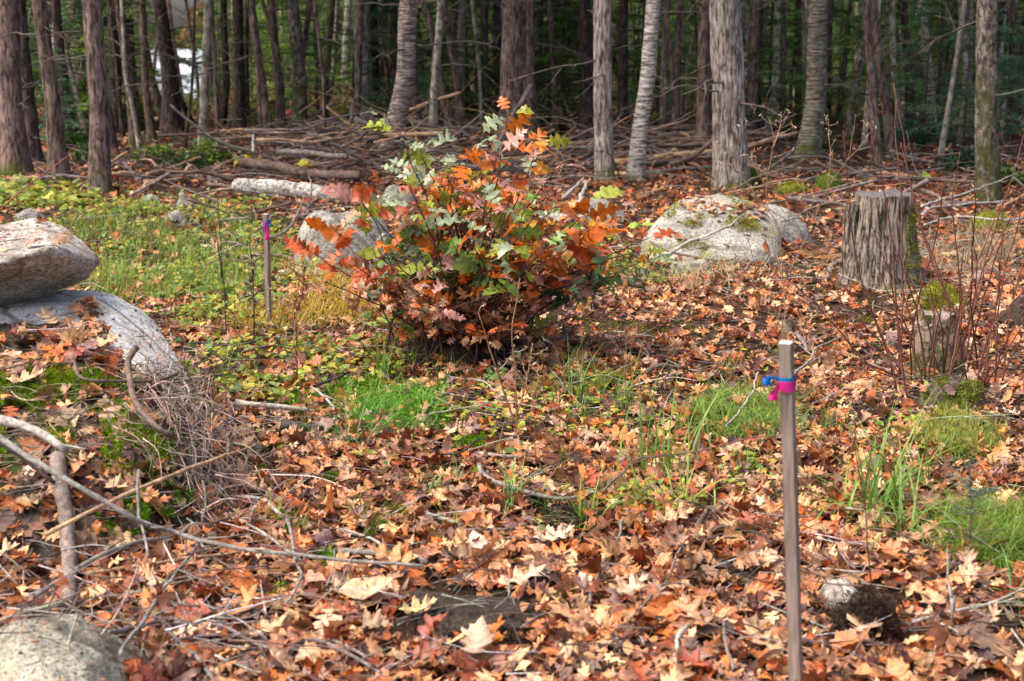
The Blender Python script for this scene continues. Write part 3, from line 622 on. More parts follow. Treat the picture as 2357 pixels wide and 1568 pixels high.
a_, b_ = stump(x1 - .062, Yt - .03, .075, .06, zt2 - .045, M['b_stump2'], (x1, Yt, 0), 17, .09, 2.2, 80, 50); ob('bark', a_, ro); b_.materials[0] = M['cut2']; ob('cut_top', b_, ro)
px_rock(2105, 2275, 868, 948, M['rock_bank'], 'mossy root spreading down to the right from the small low stump', .8, 90, .2, 5, .4, rot=.3, name='stump_root', cat='root')
g2 = gp(1812, 790); Yu = g2[1] + .05; x2 = at(1814, 760, Yu)[0]
ro = root('tree_stump', (x2, Yu, 0), 'tiny grey stub of a stump behind the top of the near stake', 'stump')
a_, b_ = stump(x2, Yu, .04, .033, at(1814, 740, Yu)[2], M['b_stump2'], (x2, Yu, 0), 25, .1, 2.2, 40, 30); ob('bark', a_, ro); ob('cut_top', b_, ro)
def stake(tp, bp, Yd, a, phi, label, group=None):
    top = at(*tp, Yd); q = at(*bp, Yd); d = (q - top) / np.linalg.norm(q - top); L = (top[2] + .12) / -d[2]; bot = top + d * L
    z = -d; zg = float(hz(bot[0], bot[1])); base = top + d * ((top[2] - zg) / -d[2])
    xa = np.array([math.cos(phi), math.sin(phi), 0]); xa -= z * (xa @ z); xa /= np.linalg.norm(xa); ya = np.cross(z, xa)
    ro = root('survey_stake', base, label, 'stake'); h = a / 2; bm = bmesh.new(); n = 40; rings = []
    for k in range(n):
        u = k / (n - 1); c_ = bot + (top - bot) * u; ring = []
        for sx, sy in ((-1, -1), (1, -1), (1, 1), (-1, 1)):
            for (bx, by) in (((-1 if sx * sy > 0 else 0) * sx, (0 if sx * sy > 0 else -1) * sy), ((0 if sx * sy > 0 else -1) * sx, (-1 if sx * sy > 0 else 0) * sy)):
                e = .07 * h
                p = c_ + xa * (sx * h + bx * e) + ya * (sy * h + by * e); p = p + xa * .0006 * float(vn(k * .8, sx, sy)) 
                ring.append(bm.verts.new(p - base))
        rings.append(ring)
    for r0, r1 in zip(rings[:-1], rings[1:]):
        for k in range(8): bm.faces.new((r0[k], r0[(k + 1) % 8], r1[(k + 1) % 8], r1[k]))
    bm.faces.new(rings[0][::-1]); me = bpy.data.meshes.new('post'); bm.to_mesh(me); bm.free(); me.materials.append(M['stake']); ob('post', me, ro)
    bm = bmesh.new(); vs_ = [[bm.verts.new(top + z * dz + xa * sx * k_ + ya * sy * k_ - base) for sx, sy in ((-1, -1), (1, -1), (1, 1), (-1, 1))] for dz, k_ in ((.0003, h * .99), (a * .05, h * .9))]
    bm.faces.new(vs_[1])
    for k in range(4): bm.faces.new((vs_[0][k], vs_[0][(k + 1) % 4], vs_[1][(k + 1) % 4], vs_[1][k]))
    me = bpy.data.meshes.new('end_grain'); bm.to_mesh(me); bm.free(); me.materials.append(M['staketop']); ob('end_grain', me, ro)
    return top, z, xa, ya, base
def band(name, mat, label, top, z, xa, ya, a, d0, d1, tail, tw, lay=1):
    """loop of tape round a stake from d0 to d1 below its top, and a hanging tail"""
    off = top - z * d0; ro = root(name, off, label, 'ribbon'); h = a / 2 + .0012 * lay; bm = bmesh.new(); n = 6; R_ = []
    cs = [(-h, -h), (0, -h - .0012), (h, -h), (h, h), (-h, h)]
    for k in range(n):
        d = d0 + (d1 - d0) * k / (n - 1); R_.append([bm.verts.new(top - z * (d + (.0012 if k % 2 else 0) * (1 if i_ else -1)) + xa * x_ * (1 + .02 * (k % 2)) + ya * y_ * (1 + .02 * (k % 2)) - off) for i_, (x_, y_) in enumerate(cs)])
    for r0, r1 in zip(R_[:-1], R_[1:]):
        for k in range(5): bm.faces.new((r0[k], r0[(k + 1) % 5], r1[(k + 1) % 5], r1[k]))
    me = bpy.data.meshes.new('loop'); bm.to_mesh(me); bm.free(); me.materials.append(mat); me.polygons.foreach_set('use_smooth', [True] * len(me.polygons)); ob('loop', me, ro)
    T_ = spline(tail, 22); V = []; nn = 5
    for k, p in enumerate(T_):
        u = k / 21; w = tw * (.35 + .65 * math.sin(min(u * 2.2, 1.57))) ; yaw = .5 * math.sin(u * 7)
        for j in range(nn):
            v = j / (nn - 1) - .5; V.append(p + np.array([math.cos(yaw), math.sin(yaw) * .6, 0]) * v * w + np.array([0, .004 * math.cos(v * 9 + u * 5), -.002 * abs(v)]))
    i_ = np.arange(21)[:, None] * nn; j_ = np.arange(nn - 1)[None]; q = np.stack([i_ + j_, i_ + j_ + 1, i_ + nn + j_ + 1, i_ + nn + j_], -1).reshape(-1, 4)
    o = ob('tail', mk_mesh('tail', np.array(V) - off, q, None, mat), ro)
    md = o.modifiers.new('thickness', 'SOLIDIFY'); md.thickness = .0006
S1 = stake((1809, 789), (1832, 1568), 3.2, .0292, R(-26), 'weathered square wooden stake, near and blurred, tied with pink and blue tape')
t1, z1_, xa, ya, _ = S1
def tp(pts, Yd): return [at(*p, Yd) for p in pts]
band('ribbon', M['blue'], 'blue flagging tape knotted round the near stake', t1, z1_, xa, ya, .0292, .080, .094, tp([(1792, 877), (1784, 868), (1772, 866), (1765, 876), (1768, 888)], 3.17), .020)
band('ribbon', M['pink'], 'pink flagging tape wound round the near stake', t1, z1_, xa, ya, .0292, .089, .112, tp([(1792, 884), (1787, 892), (1782, 905), (1781, 922)], 3.17), .022, 2)
fb = gp(619, 752); S2 = stake((612, 493), (619, 745), fb[1], .026, R(-24), 'slim grey wooden stake, far one in the green clearing left of the shrub')
t1, z1_, xa, ya, _ = S2; Yf = fb[1] - .03
band('ribbon', M['blue'], 'blue flagging tape tied at the top of the far stake', t1, z1_, xa, ya, .026, .037, .050, tp([(612, 507), (620, 506), (623, 514), (621, 524), (615, 512), (608, 522), (606, 534)], Yf), .009)
band('ribbon', M['pink'], 'pink flagging tape hanging down the far stake', t1, z1_, xa, ya, .026, .045, .056, tp([(611, 511), (613, 525), (615, 540), (614, 552)], Yf), .026, 2)
# ------------------------------------------------------------------ surfaces to drop things on
def make_bvh():
    vs_, fs_ = [], []; n = 0
    for k, (V, T_) in enumerate(SURF):
        if k == 0:
            m_ = (np.abs(V[:, 0]) < 16) & (V[:, 1] > 1.5) & (V[:, 1] < 42); T_ = T_[m_[T_].all(1)]
        vs_.append(V); fs_ += (T_ + n).tolist(); n += len(V)
    nf0 = len(SURF[0][1]); return BVHTree.FromPolygons(np.vstack(vs_).tolist(), fs_)
BV = make_bvh(); DN = Vector((0, 0, -1))
def drop(xy, z0=4.):
    P = np.zeros((len(xy), 3)); Nn = np.zeros((len(xy), 3)); G_ = np.zeros(len(xy))
    g_ = hz(xy[:, 0], xy[:, 1])
    for i_, (x, y) in enumerate(xy):
        h = BV.ray_cast(Vector((x, y, z0)), DN)
        if h[0] is None: P[i_] = (x, y, g_[i_]); Nn[i_] = (0, 0, 1)
        else: P[i_] = h[0]; n_ = h[1]; Nn[i_] = n_ if n_.z > 0 else -n_
    return P, Nn, P[:, 2] - g_
def dropline(pts, r, lift=None, n=None, wob=.006, seed=0, sag=True):
    """pixels -> a stick lying on what is below it"""
    Q = np.array([(lambda h: h if h is not None else gp(*p[:2]))(BV.ray_cast(Vector(CAM), Vector(ray(*p[:2])))[0]) for p in pts]); L_ = [p[2] if len(p) > 2 else .0 for p in pts]
    # correct for lifted points: move along the sight line
    for k, p in enumerate(pts):
        if L_[k]:
            d = ray(*p[:2]); t_ = (Q[k][2] + L_[k] - CAMH) / d[2]; Q[k] = CAM + d * t_
    S = spline(Q, n, wob, seed); m_ = min(len(S), 60); ok = np.array([BV.ray_cast(Vector((s[0], s[1], 4)), DN)[0] or Vector((0, 0, 0)) for s in S])
    S[:, 2] = np.maximum(S[:, 2], np.minimum(ok[:, 2], S[:, 2] + .06) + r * .6 + np.interp(S[:, 1], [3, 8, 12, 20], [.044, .034, .03, .03])); 
    for _ in range(3): S[1:-1, 2] = np.maximum(S[1:-1, 2], (S[:-2, 2] + S[2:, 2]) / 2 * .7 + S[1:-1, 2] * .3)
    return S
def in_ell(px, py, e): return ((px - e[0]) / e[2]) ** 2 + ((py - e[1]) / e[3]) ** 2 < 1
# ------------------------------------------------------------------ leaf shapes
def tmpl(half, pet=.22, mids=True, sweep=.35, wd=1.):
    h = np.array(half, float) * [wd, 1]; y = h[:, 1]; my = np.maximum.accumulate(y - sweep * h[:, 0]); my = np.clip(my, 0, 1); n = len(h)
    V = [(h[i_, 0], h[i_, 1]) for i_ in range(n)] + [(0, my[i_]) for i_ in range(n)] + [(-h[i_, 0], h[i_, 1]) for i_ in range(n)]
    q = []
    for i_ in range(n - 1): q += [(n + i_, i_, i_ + 1, n + i_ + 1), (2 * n + i_, n + i_, n + i_ + 1, 2 * n + i_ + 1)]
    b = len(V)
    if pet: V += [(-.008, 0.02), (.008, .02), (.006, -pet), (-.006, -pet)]; q.append((b, b + 3, b + 2, b + 1))
    V = np.array(V); return np.c_[V, np.zeros(len(V))], np.array(q)
OAK = tmpl([(.012, 0), (.05, .10), (.15, .14), (.27, .15), (.24, .20), (.20, .25), (.09, .29), (.10, .34), (.22, .37), (.36, .38), (.40, .46), (.30, .47), (.27, .54), (.11, .54), (.11, .60), (.20, .63), (.31, .70), (.34, .78), (.22, .75), (.18, .81), (.08, .76), (.07, .83), (.13, .91), (.05, .91), (.0, 1.0)], wd=.82)
OAK2 = tmpl([(.012, 0), (.03, .12), (.10, .17), (.19, .20), (.14, .26), (.05, .32), (.06, .40), (.20, .44), (.33, .52), (.22, .54), (.18, .60), (.07, .60), (.07, .68), (.18, .74), (.28, .85), (.16, .82), (.08, .82), (.06, .9), (.0, 1.0)], wd=.85)
OAKB = tmpl([(.012, 0), (.10, .10), (.22, .12), (.25, .2), (.19, .27), (.2, .32), (.33, .34), (.38, .42), (.29, .49), (.28, .54), (.36, .60), (.36, .69), (.24, .70), (.21, .76), (.22, .84), (.12, .86), (.06, .93), (.0, 1.0)], wd=.8)
MAPLE = tmpl([(.012, 0), (.16, -.06), (.34, -.02), (.28, .12), (.42, .22), (.56, .44), (.38, .42), (.24, .40), (.26, .56), (.34, .72), (.20, .70), (.10, .74), (.0, 1.)], .35)
BEECH = tmpl([(.012, 0), (.14, .1), (.24, .26), (.28, .42), (.26, .58), (.19, .75), (.09, .9), (0, 1.)], .15)
LOW = tmpl([(.02, 0), (.24, .16), (.12, .3), (.36, .42), (.12, .56), (.28, .74), (.10, .8), (0, 1.)], 0)
OVAL = tmpl([(.01, 0), (.2, .2), (.3, .45), (.22, .7), (0, 1.)], 0)
def inst(tm, P, D, Nn, S, col, colE=None, c1=None, c2=None, rip=None, yo=0., g=None, c3=None):
    g = g or rng; V0, q = tm; n = len(P); nv = len(V0); x = V0[None, :, 0]; y = V0[None, :, 1]
    k = lambda a, d: (np.zeros((n, 1)) if a is None else np.asarray(a).reshape(-1, 1)) + d
    c1, c2, rip, c3 = k(c1, 0), k(c2, 0), k(rip, 0), k(c3, 0)
    ph = g.random((n, 1)) * 6.28; fr = g.uniform(8, 17, (n, 1))
    ax = np.abs(x); z = c1 * ax ** 1.5 * 1.3 + c2 * (y - .4) ** 2 + rip * np.sin(fr * y + ph + 3 * x) * (.12 + ax) + c3 * x * (y - .4)
    xx = x * (1 - .25 * np.abs(c1).clip(0, 1.5) * ax * 2); yy = (y - yo) * (1 - .12 * np.abs(c2).clip(0, 2))
    D = D / np.linalg.norm(D, axis=1)[:, None]; Nn = Nn - D * (Nn * D).sum(1)[:, None]; Nn /= np.linalg.norm(Nn, axis=1)[:, None] + 1e-9; X_ = np.cross(D, Nn)
    S = np.broadcast_to(S, (n,))[:, None, None]
    V = P[:, None] + S * (xx[..., None] * X_[:, None] + yy[..., None] * D[:, None] + z[..., None] * Nn[:, None])
    cA = col[:, None]; 
    if colE is not None:
        w_ = (ax * 2.2).clip(0, 1)[..., None] * np.ones((n, 1, 1)); cA = cA * (1 - w_) + colE[:, None] * w_
    C = np.broadcast_to(cA, (n, nv, 3)).reshape(-1, 3)
    Q = (q[None] + (np.arange(n) * nv)[:, None, None]).reshape(-1, 4)
    return V.reshape(-1, 3), Q, C
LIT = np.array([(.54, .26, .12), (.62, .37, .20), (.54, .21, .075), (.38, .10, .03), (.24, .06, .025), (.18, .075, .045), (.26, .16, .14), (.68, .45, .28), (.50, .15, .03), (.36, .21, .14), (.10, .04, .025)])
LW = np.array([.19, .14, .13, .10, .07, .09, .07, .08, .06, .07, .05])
def litter(n, x_y, size, tms, tmw, seed, lift=.03, tilt=.42, fl=1., name='leaf_litter', keep=None, mat='litter', wts=LW, stand=.06, label='deep litter of fallen brown oak leaves', curl=.85):
    g = np.random.default_rng(seed); (ya, yb) = x_y
    y = np.sqrt(g.uniform(ya ** 2, yb ** 2, n)); x = g.uniform(-.385, .385, n) * y + g.uniform(-.25, .25, n); xy = np.c_[x, y]
    px, py = proj(np.c_[xy, np.zeros(n)])
    k = g.random(n) < keep(px, py); xy = xy[k]
    P, N0, hg = drop(xy); ok = (hg < .012) | (g.random(len(P)) < np.where((P[:, 0] < -.8) & (P[:, 1] < 5.7) & (P[:, 2] < .58), .8, .06)); ok &= hg < .75
    qx, qy = proj(P); ok &= ~((hg > .06) & (P[:, 0] < -1) & (((qx - 195) * (880 - 665) > (qy - 665) * (300 - 195)) | (qx > 300)) & (qy < 890) & (g.random(len(P)) < .985)); ok &= ~((hg > .05) & (P[:, 0] < -1.) & (qy > 880) & (qy < 1060) & (g.random(len(P)) < .6)); ok &= ~((hg > .03) & (P[:, 1] < 3.8))
    P, N0 = P[ok], N0[ok]; n = len(P)
    MBs = MB(); z = g.random(n) ** 1.6 * lift; P = P + np.c_[np.zeros((n, 2)), z + .002]
    tl = tilt * (.45 + .8 * z / max(lift, .01)); Nn = N0 + g.normal(0, 1, (n, 3)) * tl[:, None]; st = g.random(n) < stand; Nn[st] = g.normal(0, 1, (st.sum(), 3)); Nn[:, 2] = np.abs(Nn[:, 2]) + .05
    a = g.uniform(0, 6.283, n); D = np.c_[np.cos(a), np.sin(a), g.normal(0, .05, n)]; D -= Nn * ((D * Nn).sum(1) / (Nn * Nn).sum(1))[:, None]
    S = size * g.lognormal(0, .32, n).clip(.35, 1.75)
    pal = g.choice(len(LIT), n, p=wts / wts.sum()); col = LIT[pal] * np.array([1.08, 1.0, .9]) * g.choice([1., 1., 1., .5], (n, 1)) * (1 + .16 * g.standard_normal((n, 1))) * (1 + .05 * g.standard_normal((n, 3))); colE = col * g.uniform(.7, 1.15, (n, 1))
    vr = g.choice(len(tms), n, p=np.array(tmw) / sum(tmw))
    for v, tm in enumerate(tms):
        m_ = vr == v
        if not m_.any(): continue
        c1 = g.normal(.15, .55, m_.sum()) * curl; c2 = g.normal(.1, .75, m_.sum()) * curl; rp = np.abs(g.normal(0, .13, m_.sum())) * curl; c3 = g.normal(0, .5, m_.sum()) * curl
        SS = S[m_] * (.62 if tm is BEECH else .75 if tm is MAPLE else 1)
        V, Q, C = inst(tm, P[m_], D[m_], Nn[m_], SS, col[m_], colE[m_], c1, c2, rp, .45, g, c3)
        lowest = V.reshape(m_.sum(), -1, 3)[:, :, 2].min(1); up_ = np.clip(P[m_][:, 2] - .004 - lowest, 0, .025); V.reshape(m_.sum(), -1, 3)[:, :, 2] += up_[:, None] * .7
        MBs.add(V, Q, None, C)
    return tag(ob(name, MBs.mesh(name, M[mat])), label, None, None, 'stuff')
SOILE = [(1085, 1430, 150, 78), (1320, 1195, 120, 36), (1985, 1420, 110, 80), (2180, 925, 90, 40), (1060, 820, 140, 40), (1010, 1450, 130, 45), (1000, 1395, 60, 20), (790, 1310, 50, 25), (2190, 1075, 60, 30), (1060, 800, 150, 40), (1180, 1400, 50, 25)]
MOSSE = [(1480, 770, 190, 34), (1730, 815, 120, 26), (1860, 655, 70, 45), (1250, 730, 100, 25), (1700, 740, 130, 22), (2000, 730, 60, 22)]
def keepf(px, py):
    k = np.ones(len(px))
    k = np.where((px < 780 + 60 * np.sin(py * .02)) & (py > 455) & (py < 760) & (px + py * .3 < 960), .8, k)
    k = np.where((px < 560) & (px > 400) & (py > 740) & (py < 900), .6, k)
    k = np.where((px < 420) & (py > 860) & (py < 1050), .55, k)
    k = np.where((px > 680) & (px < 1000) & (py > 600) & (py < 760), .45, k)
    k = np.where((py > 880) & (py < 980) & (px > 600) & (px < 1800), .72, k)
    k = np.where((py > 1180) & (py < 1330) & (px > 2120), .45, k)
    for e in SOILE: k = np.where(in_ell(px + 22 * vn(px * .03, py * .03), py + 14 * vn(py * .05, px * .05), e), .07, k)
    for e in MOSSE: k = np.where(in_ell(px + 30 * vn(px * .02, py * .03), py + 10 * vn(py * .05, px * .03), e), .3, k)
    return k * np.clip(.85 + .7 * fbm(px * .012, py * .025, 0, 3, 2), .25, 1)
litter(11500, (2.9, 5.6), .084, [OAK, OAK2, OAKB, MAPLE, BEECH], [5, 3, 3, .7, 1.5], 1, .036, .40, keep=keepf)
litter(17500, (5.6, 9.5), .074, [OAK, OAK2, OAKB, MAPLE, BEECH], [5, 3, 3, .8, 1.2], 2, .036, .42, keep=keepf, label='fallen oak leaves carpeting the middle of the clearing')
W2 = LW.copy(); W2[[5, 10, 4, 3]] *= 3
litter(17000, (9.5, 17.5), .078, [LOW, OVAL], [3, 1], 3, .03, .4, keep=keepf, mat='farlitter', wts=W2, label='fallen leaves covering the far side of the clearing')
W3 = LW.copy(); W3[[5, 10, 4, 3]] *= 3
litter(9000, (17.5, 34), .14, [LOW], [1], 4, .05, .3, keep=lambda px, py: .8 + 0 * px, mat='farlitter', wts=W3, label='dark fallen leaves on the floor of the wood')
# crumbs: leaf fragments and needles
c_ = gp(1085, 1440); rock(ell_rock((c_[0], c_[1] + .04, -.005), (.17, .13, .045), 5, .3, 2.5, 91), M['soil'], 'patch of bare black soil with needles in the foreground centre', name='soil_hump', cat='soil hump')
c_ = gp(990, 1400); rock(ell_rock((c_[0], c_[1] + .02, -.005), (.07, .06, .04), 4, .3, 2.5, 92), M['soil'], 'small black soil clod left of the bare soil patch', name='soil_hump', cat='soil hump')
g = np.random.default_rng(8); n = 34000; y = np.sqrt(g.uniform(2.9 ** 2, 9 ** 2, n)); x = g.uniform(-.385, .385, n) * y; P, N0, hg = drop(np.c_[x, y]); P[:, 2] += .002; ok = hg < .7; P, N0 = P[ok], N0[ok]; n = len(P)
a = g.uniform(0, 6.28, n); D = np.c_[np.cos(a), np.sin(a), g.normal(0, .2, n)]; needle = g.random(n) < .5
V, q, c = leaf_cards(P, D, N0 + g.normal(0, .4, (n, 3)), np.where(needle, g.uniform(.015, .035, n), g.uniform(.008, .025, n)), np.where(needle, .0018, g.uniform(.006, .016, n)), jit((.26, .125, .065), n, .5, g))
tag(ob('leaf_crumbs', mk_mesh('leaf_crumbs', V, q, None, M['litter'], c)), 'crumbled leaf fragments and dry needles on bare soil', None, None, 'stuff')
# single leaves one can pick out
def one_leaf(px, py, size, ang, col, label, tm=OAK, lift=.05, tilt=(0, -.35, 1), c=(.5, .6, .1), kind='fallen_leaf'):
    b = gp(px, py); d = ray(px, py); zt_ = BV.ray_cast(Vector(CAM + d * .5), Vector(d))[0]; b = np.array(zt_) if zt_ is not None else b
    b = b + np.array([0, 0, lift]); D = np.array([[math.cos(ang), math.sin(ang), .1]]); 
    V, Q, C = inst(tm, np.zeros((1, 3)), D, np.array([tilt], float), size, np.array([col]), np.array([col]) * .85, [c[0]], [c[1]], [c[2]], .45, np.random.default_rng(int(px)))
    o = ob(kind, mk_mesh(kind, V, Q, None, M['litter'], C), None, b); md = o.modifiers.new('thickness', 'SOLIDIFY'); md.thickness = .0006
    return tag(o, label, 'leaf', 'single fallen leaves')
for a_ in [(268, 1150, .15, 2.6, (.62, .38, .2), 'big pale tan curled oak leaf on the twigs left of the root tangle'), (555, 1440, .17, 1.2, (.58, .25, .08), 'large orange brown oak leaf lying open in the lower left'),
           (610, 1490, .14, .6, (.66, .42, .22), 'long lobed tan oak leaf pointing up in the lower left'), (1270, 1270, .15, .2, (.72, .50, .32), 'pale cream oak leaf in the centre foreground'),
           (1100, 1290, .12, 1.8, (.75, .52, .38), 'pale pink oval leaf standing up in the centre foreground', BEECH), (910, 1320, .17, 3.0, (.58, .27, .11), 'wide brown oak leaf right of the long grey branch end'),
           (840, 1400, .17, .1, (.6, .4, .22), 'rolled pale brown leaf beside the soil patch', BEECH), (1190, 1372, .18, .3, (.66, .42, .26), 'long pale oak leaf on the upper right of the soil patch'),
           (1095, 1525, .17, 1.4, (.68, .42, .27), 'broad pinkish tan leaf at the bottom below the soil patch', OAKB), (1600, 1460, .17, 1.9, (.6, .3, .16), 'broad brown oak leaf at the bottom left of the near stake'),
           (1440, 1395, .15, .5, (.66, .42, .26), 'tan deeply cut oak leaf left of the near stake base'), (1760, 1520, .16, 2.2, (.62, .35, .18), 'pale forked oak leaf just left of the near stake low down'),
           (1945, 1180, .15, .9, (.42, .12, .04), 'dark russet oak leaf in front of the wide leaved sedge'), (2150, 1420, .14, .4, (.62, .36, .19), 'tan star shaped oak leaf below the sedge'),
           (1600, 1165, .12, 2., (.36, .10, .035), 'dark red brown oak leaf near the arched branch'), (960, 1440, .12, .2, (.7, .45, .2), 'yellow tan leaf on the left rim of the soil patch'),
           (1985, 1480, .16, 1.1, (.66, .42, .24), 'tan oak leaf lying on the soil hump'), (470, 1020, .17, -.2, (.50, .22, .10), 'big brown oak leaf lying on the moss at the top of the root tangle'),
           (120, 770, .17, 2.2, (.60, .38, .2), 'pale oak leaf lying on the mossy bank under the pointed boulder'), (230, 825, .16, .6, (.62, .38, .2), 'long lobed tan leaf on the bank beside the pale rock'),
           (60, 905, .15, .2, (.66, .42, .22), 'pale tan oak leaf low on the bank at the left'), (350, 905, .13, -1.2, (.30, .10, .06), 'dark reddish oak leaf hanging over the root tangle'),
           (1545, 1225, .16, .1, (.64, .38, .2), 'large tan oak leaf left of the curled roots'), (1740, 1200, .13, 1., (.66, .44, .26), 'pale oak leaf between curled roots and near stake')]:
    one_leaf(*a_[:6], tm=a_[6] if len(a_) > 6 else random.choice([OAK, OAK2]))
# ------------------------------------------------------------------ understorey of the wood
GRN = [((.08, .19, .045), (.18, .34, .07)), ((.07, .18, .085), (.14, .28, .13)), ((.16, .28, .03), (.28, .42, .06)), ((.10, .14, .03), (.20, .24, .05))]
SAP = []
for k in range(5):
    mb, B = boughs(.25, 2.6 + .2 * k, 1.25, .35, 30, 210, 300 + k, .06, .022, .22, GRN[k % 4])
    B.tube([(0, 0, -.1), (0, 0, 3 + .2 * k)], [.022, .006], 6, (.10, .075, .06))
    SAP.append((mb.mesh('foliage', M['needle']), B.mesh('stem', M['twig'])))
def sapling(x, y, k, s, label, group=None, kind='hemlock_sapling', lift=0.):
    ro = root(kind, (x, y, float(hz(x, y)) + lift), label, 'sapling', group)
    for n_, me in zip(('foliage', 'stem'), SAP[k]): ob(n_, me, ro)
    ro.scale = (s, s, s); ro.rotation_euler.z = random.uniform(0, 6.28); return ro
for px, Yd, k, s, lb in [(1298, 23.5, 0, .95, 'green hemlock sapling with layered boughs between the central trunk and the dark trunk'), (1245, 27, 1, 1.1, 'blue green hemlock sapling just right of the thick central trunk'),
        (1560, 22.5, 2, .8, 'bright green sapling right of the dark reddish trunk'), (1015, 26, 2, 1.1, 'light green sapling behind the leaning brown trunks'), (1080, 28, 0, 1.2, 'green sapling left of the thick central trunk'),
        (2190, 19.5, 1, .62, 'blue green fir sapling low beside the mossy trunk'), (2245, 20.5, 1, .7, 'blue green fir sapling touching the left side of the mossy trunk'), (1780, 22, 0, .8, 'green sapling between the furrowed oak and the yellow birch'),
        (2100, 22, 1, .8, 'dark green sapling behind the tall stump'), (860, 23, 1, .45, 'small grey green sapling left of the leaning birch foot'), (160, 20, 1, .5, 'green low boughs between the two left trunks'),
        (530, 27, 0, .9, 'green sapling below the lichened trunk'), (600, 30, 2, 1., 'yellow green sapling behind the pair of brown trunks'), (90, 24, 3, .8, 'olive green sapling behind the far left trunks'), (2330, 21, 1, .7, 'blue green sapling at the right edge of the wood')]:
    x = (px - CX) / F * Yd * 1.02; sapling(x, Yd, k, s, lb)
g = np.random.default_rng(5); cnt = 0
while cnt < 250:
    y = g.uniform(24, 60) if cnt < 205 else g.uniform(50, 66); x = g.uniform(-.43, .43) * y; px, py = proj((x, y, 0))
    if px < 860 and y < 45 and g.random() < .35: continue
    if 350 < px < 540 or 740 < px < 840:
        if g.random() < .82: continue
    if lake(x, y) > .05: continue
    k = int(g.integers(0, 5)); s = g.uniform(.7, 1.6) * (1 if y < 40 else 1.35)
    lb = ['green', 'blue green', 'light green', 'olive green', 'green'][k] + ' hemlock sapling deep in the wood'
    sapling(x, y, k, s, lb, lb[:-len(' deep in the wood')] + 's in the wood'); cnt += 1
# low green shrubs at the left rim of the clearing
def bush_obj(cx, cy, z, rx, ry, rz, n, cols, label, lf=.05, kind='low_shrub', cat='shrub', sd=1, mat='green'):
    g = np.random.default_rng(sd); d = g.normal(0, 1, (n, 3)); d /= np.linalg.norm(d, axis=1)[:, None]; d *= (g.random((n, 1)) ** .45); d[:, 2] = np.abs(d[:, 2])
    d *= (1 + .35 * vn(d[:, 0] * 2.5, d[:, 1] * 2.5, d[:, 2] * 2.5, sd))[:, None]
    P = d * [rx, ry, rz]; D = d * [1, 1, .4] + g.normal(0, .4, (n, 3)); Nn = np.array([0, -.1, 1.]) + g.normal(0, .45, (n, 3)); pal = np.array(cols)[g.integers(0, len(cols), n)]
    V, Q, C = inst(OVAL, P, D, Nn, lf * g.uniform(.6, 1.4, n), pal * (1 + .2 * g.standard_normal((n, 1))), None, g.normal(.2, .4, n), g.normal(0, .5, n), g=g)
    ro = root(kind, (cx, cy, z), label, cat); ob('foliage', mk_mesh('foliage', V, Q, None, M[mat], C), ro); B = MB()
    for k in range(14):
        q_ = P[k]; B.tube([(0, 0, -.03), q_ * [.4, .4, .6], q_], [.006, .004, .002], 4, (.12, .08, .05))
    ob('stems', B.mesh('stems', M['twig']), ro)
LG = [(.10, .19, .02), (.16, .26, .03), (.07, .14, .02), (.22, .28, .04)]
for i_, (px, py, w, h, cols, lb) in enumerate([(355, 378, 90, 34, LG, 'low bright green shrub at the wood edge left of centre'), (480, 380, 110, 46, LG, 'spreading bright green shrub behind the pale fallen log'), (420, 395, 80, 26, [(.05, .11, .03), (.09, .16, .04)], 'dark green creeping shrub between the two bright ones'),
        (165, 350, 70, 40, [(.06, .13, .03), (.10, .19, .04)], 'green fern like shrub between the left trunks'), (205, 385, 60, 40, [(.07, .14, .03), (.12, .2, .04)], 'green shrub beside the nearest scaly trunk'), (830, 300, 110, 40, [(.04, .10, .035), (.07, .15, .05)], 'grey green shrub left of the leaning birch foot'),
        (1160, 310, 120, 30, [(.08, .16, .02), (.05, .1, .02)], 'green low growth around the thick central trunk'), (1560, 330, 90, 34, [(.05, .12, .02), (.09, .18, .03)], 'green low growth right of the white birch'), (2120, 345, 150, 60, [(.02, .075, .04), (.035, .10, .055)], 'blue green low fir growth behind the tall stump'),
        (2250, 400, 120, 40, [(.025, .07, .035), (.05, .1, .04)], 'dark blue green growth behind the mossy trunk'), (250, 300, 200, 60, [(.06, .11, .02), (.10, .13, .03)], 'dim green growth deep between the left trunks'), (640, 300, 160, 40, [(.05, .09, .02), (.12, .13, .03)], 'dim green growth behind the brush pile left end'),
        (1900, 350, 60, 24, [(.1, .14, .02), (.05, .09, .02)], 'green growth at the foot of the yellow birch'), (2320, 430, 80, 30, [(.06, .12, .03), (.12, .17, .03)], 'green low shrub right of the mossy trunk')]):
    b = gp(px, py); s_ = b[1] / F; bush_obj(b[0], b[1] + w * s_ * .4, float(hz(b[0], b[1])), w * s_ * .6, w * s_ * .45, h * s_ * 1.1, 1100, cols, lb, .065, sd=400 + i_)
FARC = [(.26, .12, .04), (.34, .17, .05), (.2, .17, .04), (.13, .15, .03), (.3, .2, .1), (.16, .09, .05)]
for i_ in range(26):
    y = g.uniform(27, 35.5); px = g.uniform(300, 860) if i_ < 20 else g.uniform(-40, 300); x = (px - CX) / F * y
    lb = 'rusty and yellow leaved bush in the far open ground at left'
    bush_obj(x, y, float(hz(x, y)), g.uniform(.5, 1.1), g.uniform(.5, .9), g.uniform(.3, .6), 600, [FARC[j] for j in g.integers(0, 6, 3)], lb, .08, sd=500 + i_)
    [o for o in COL.objects if o.get('label') == lb][-1]['group'] = 'far rusty bushes'
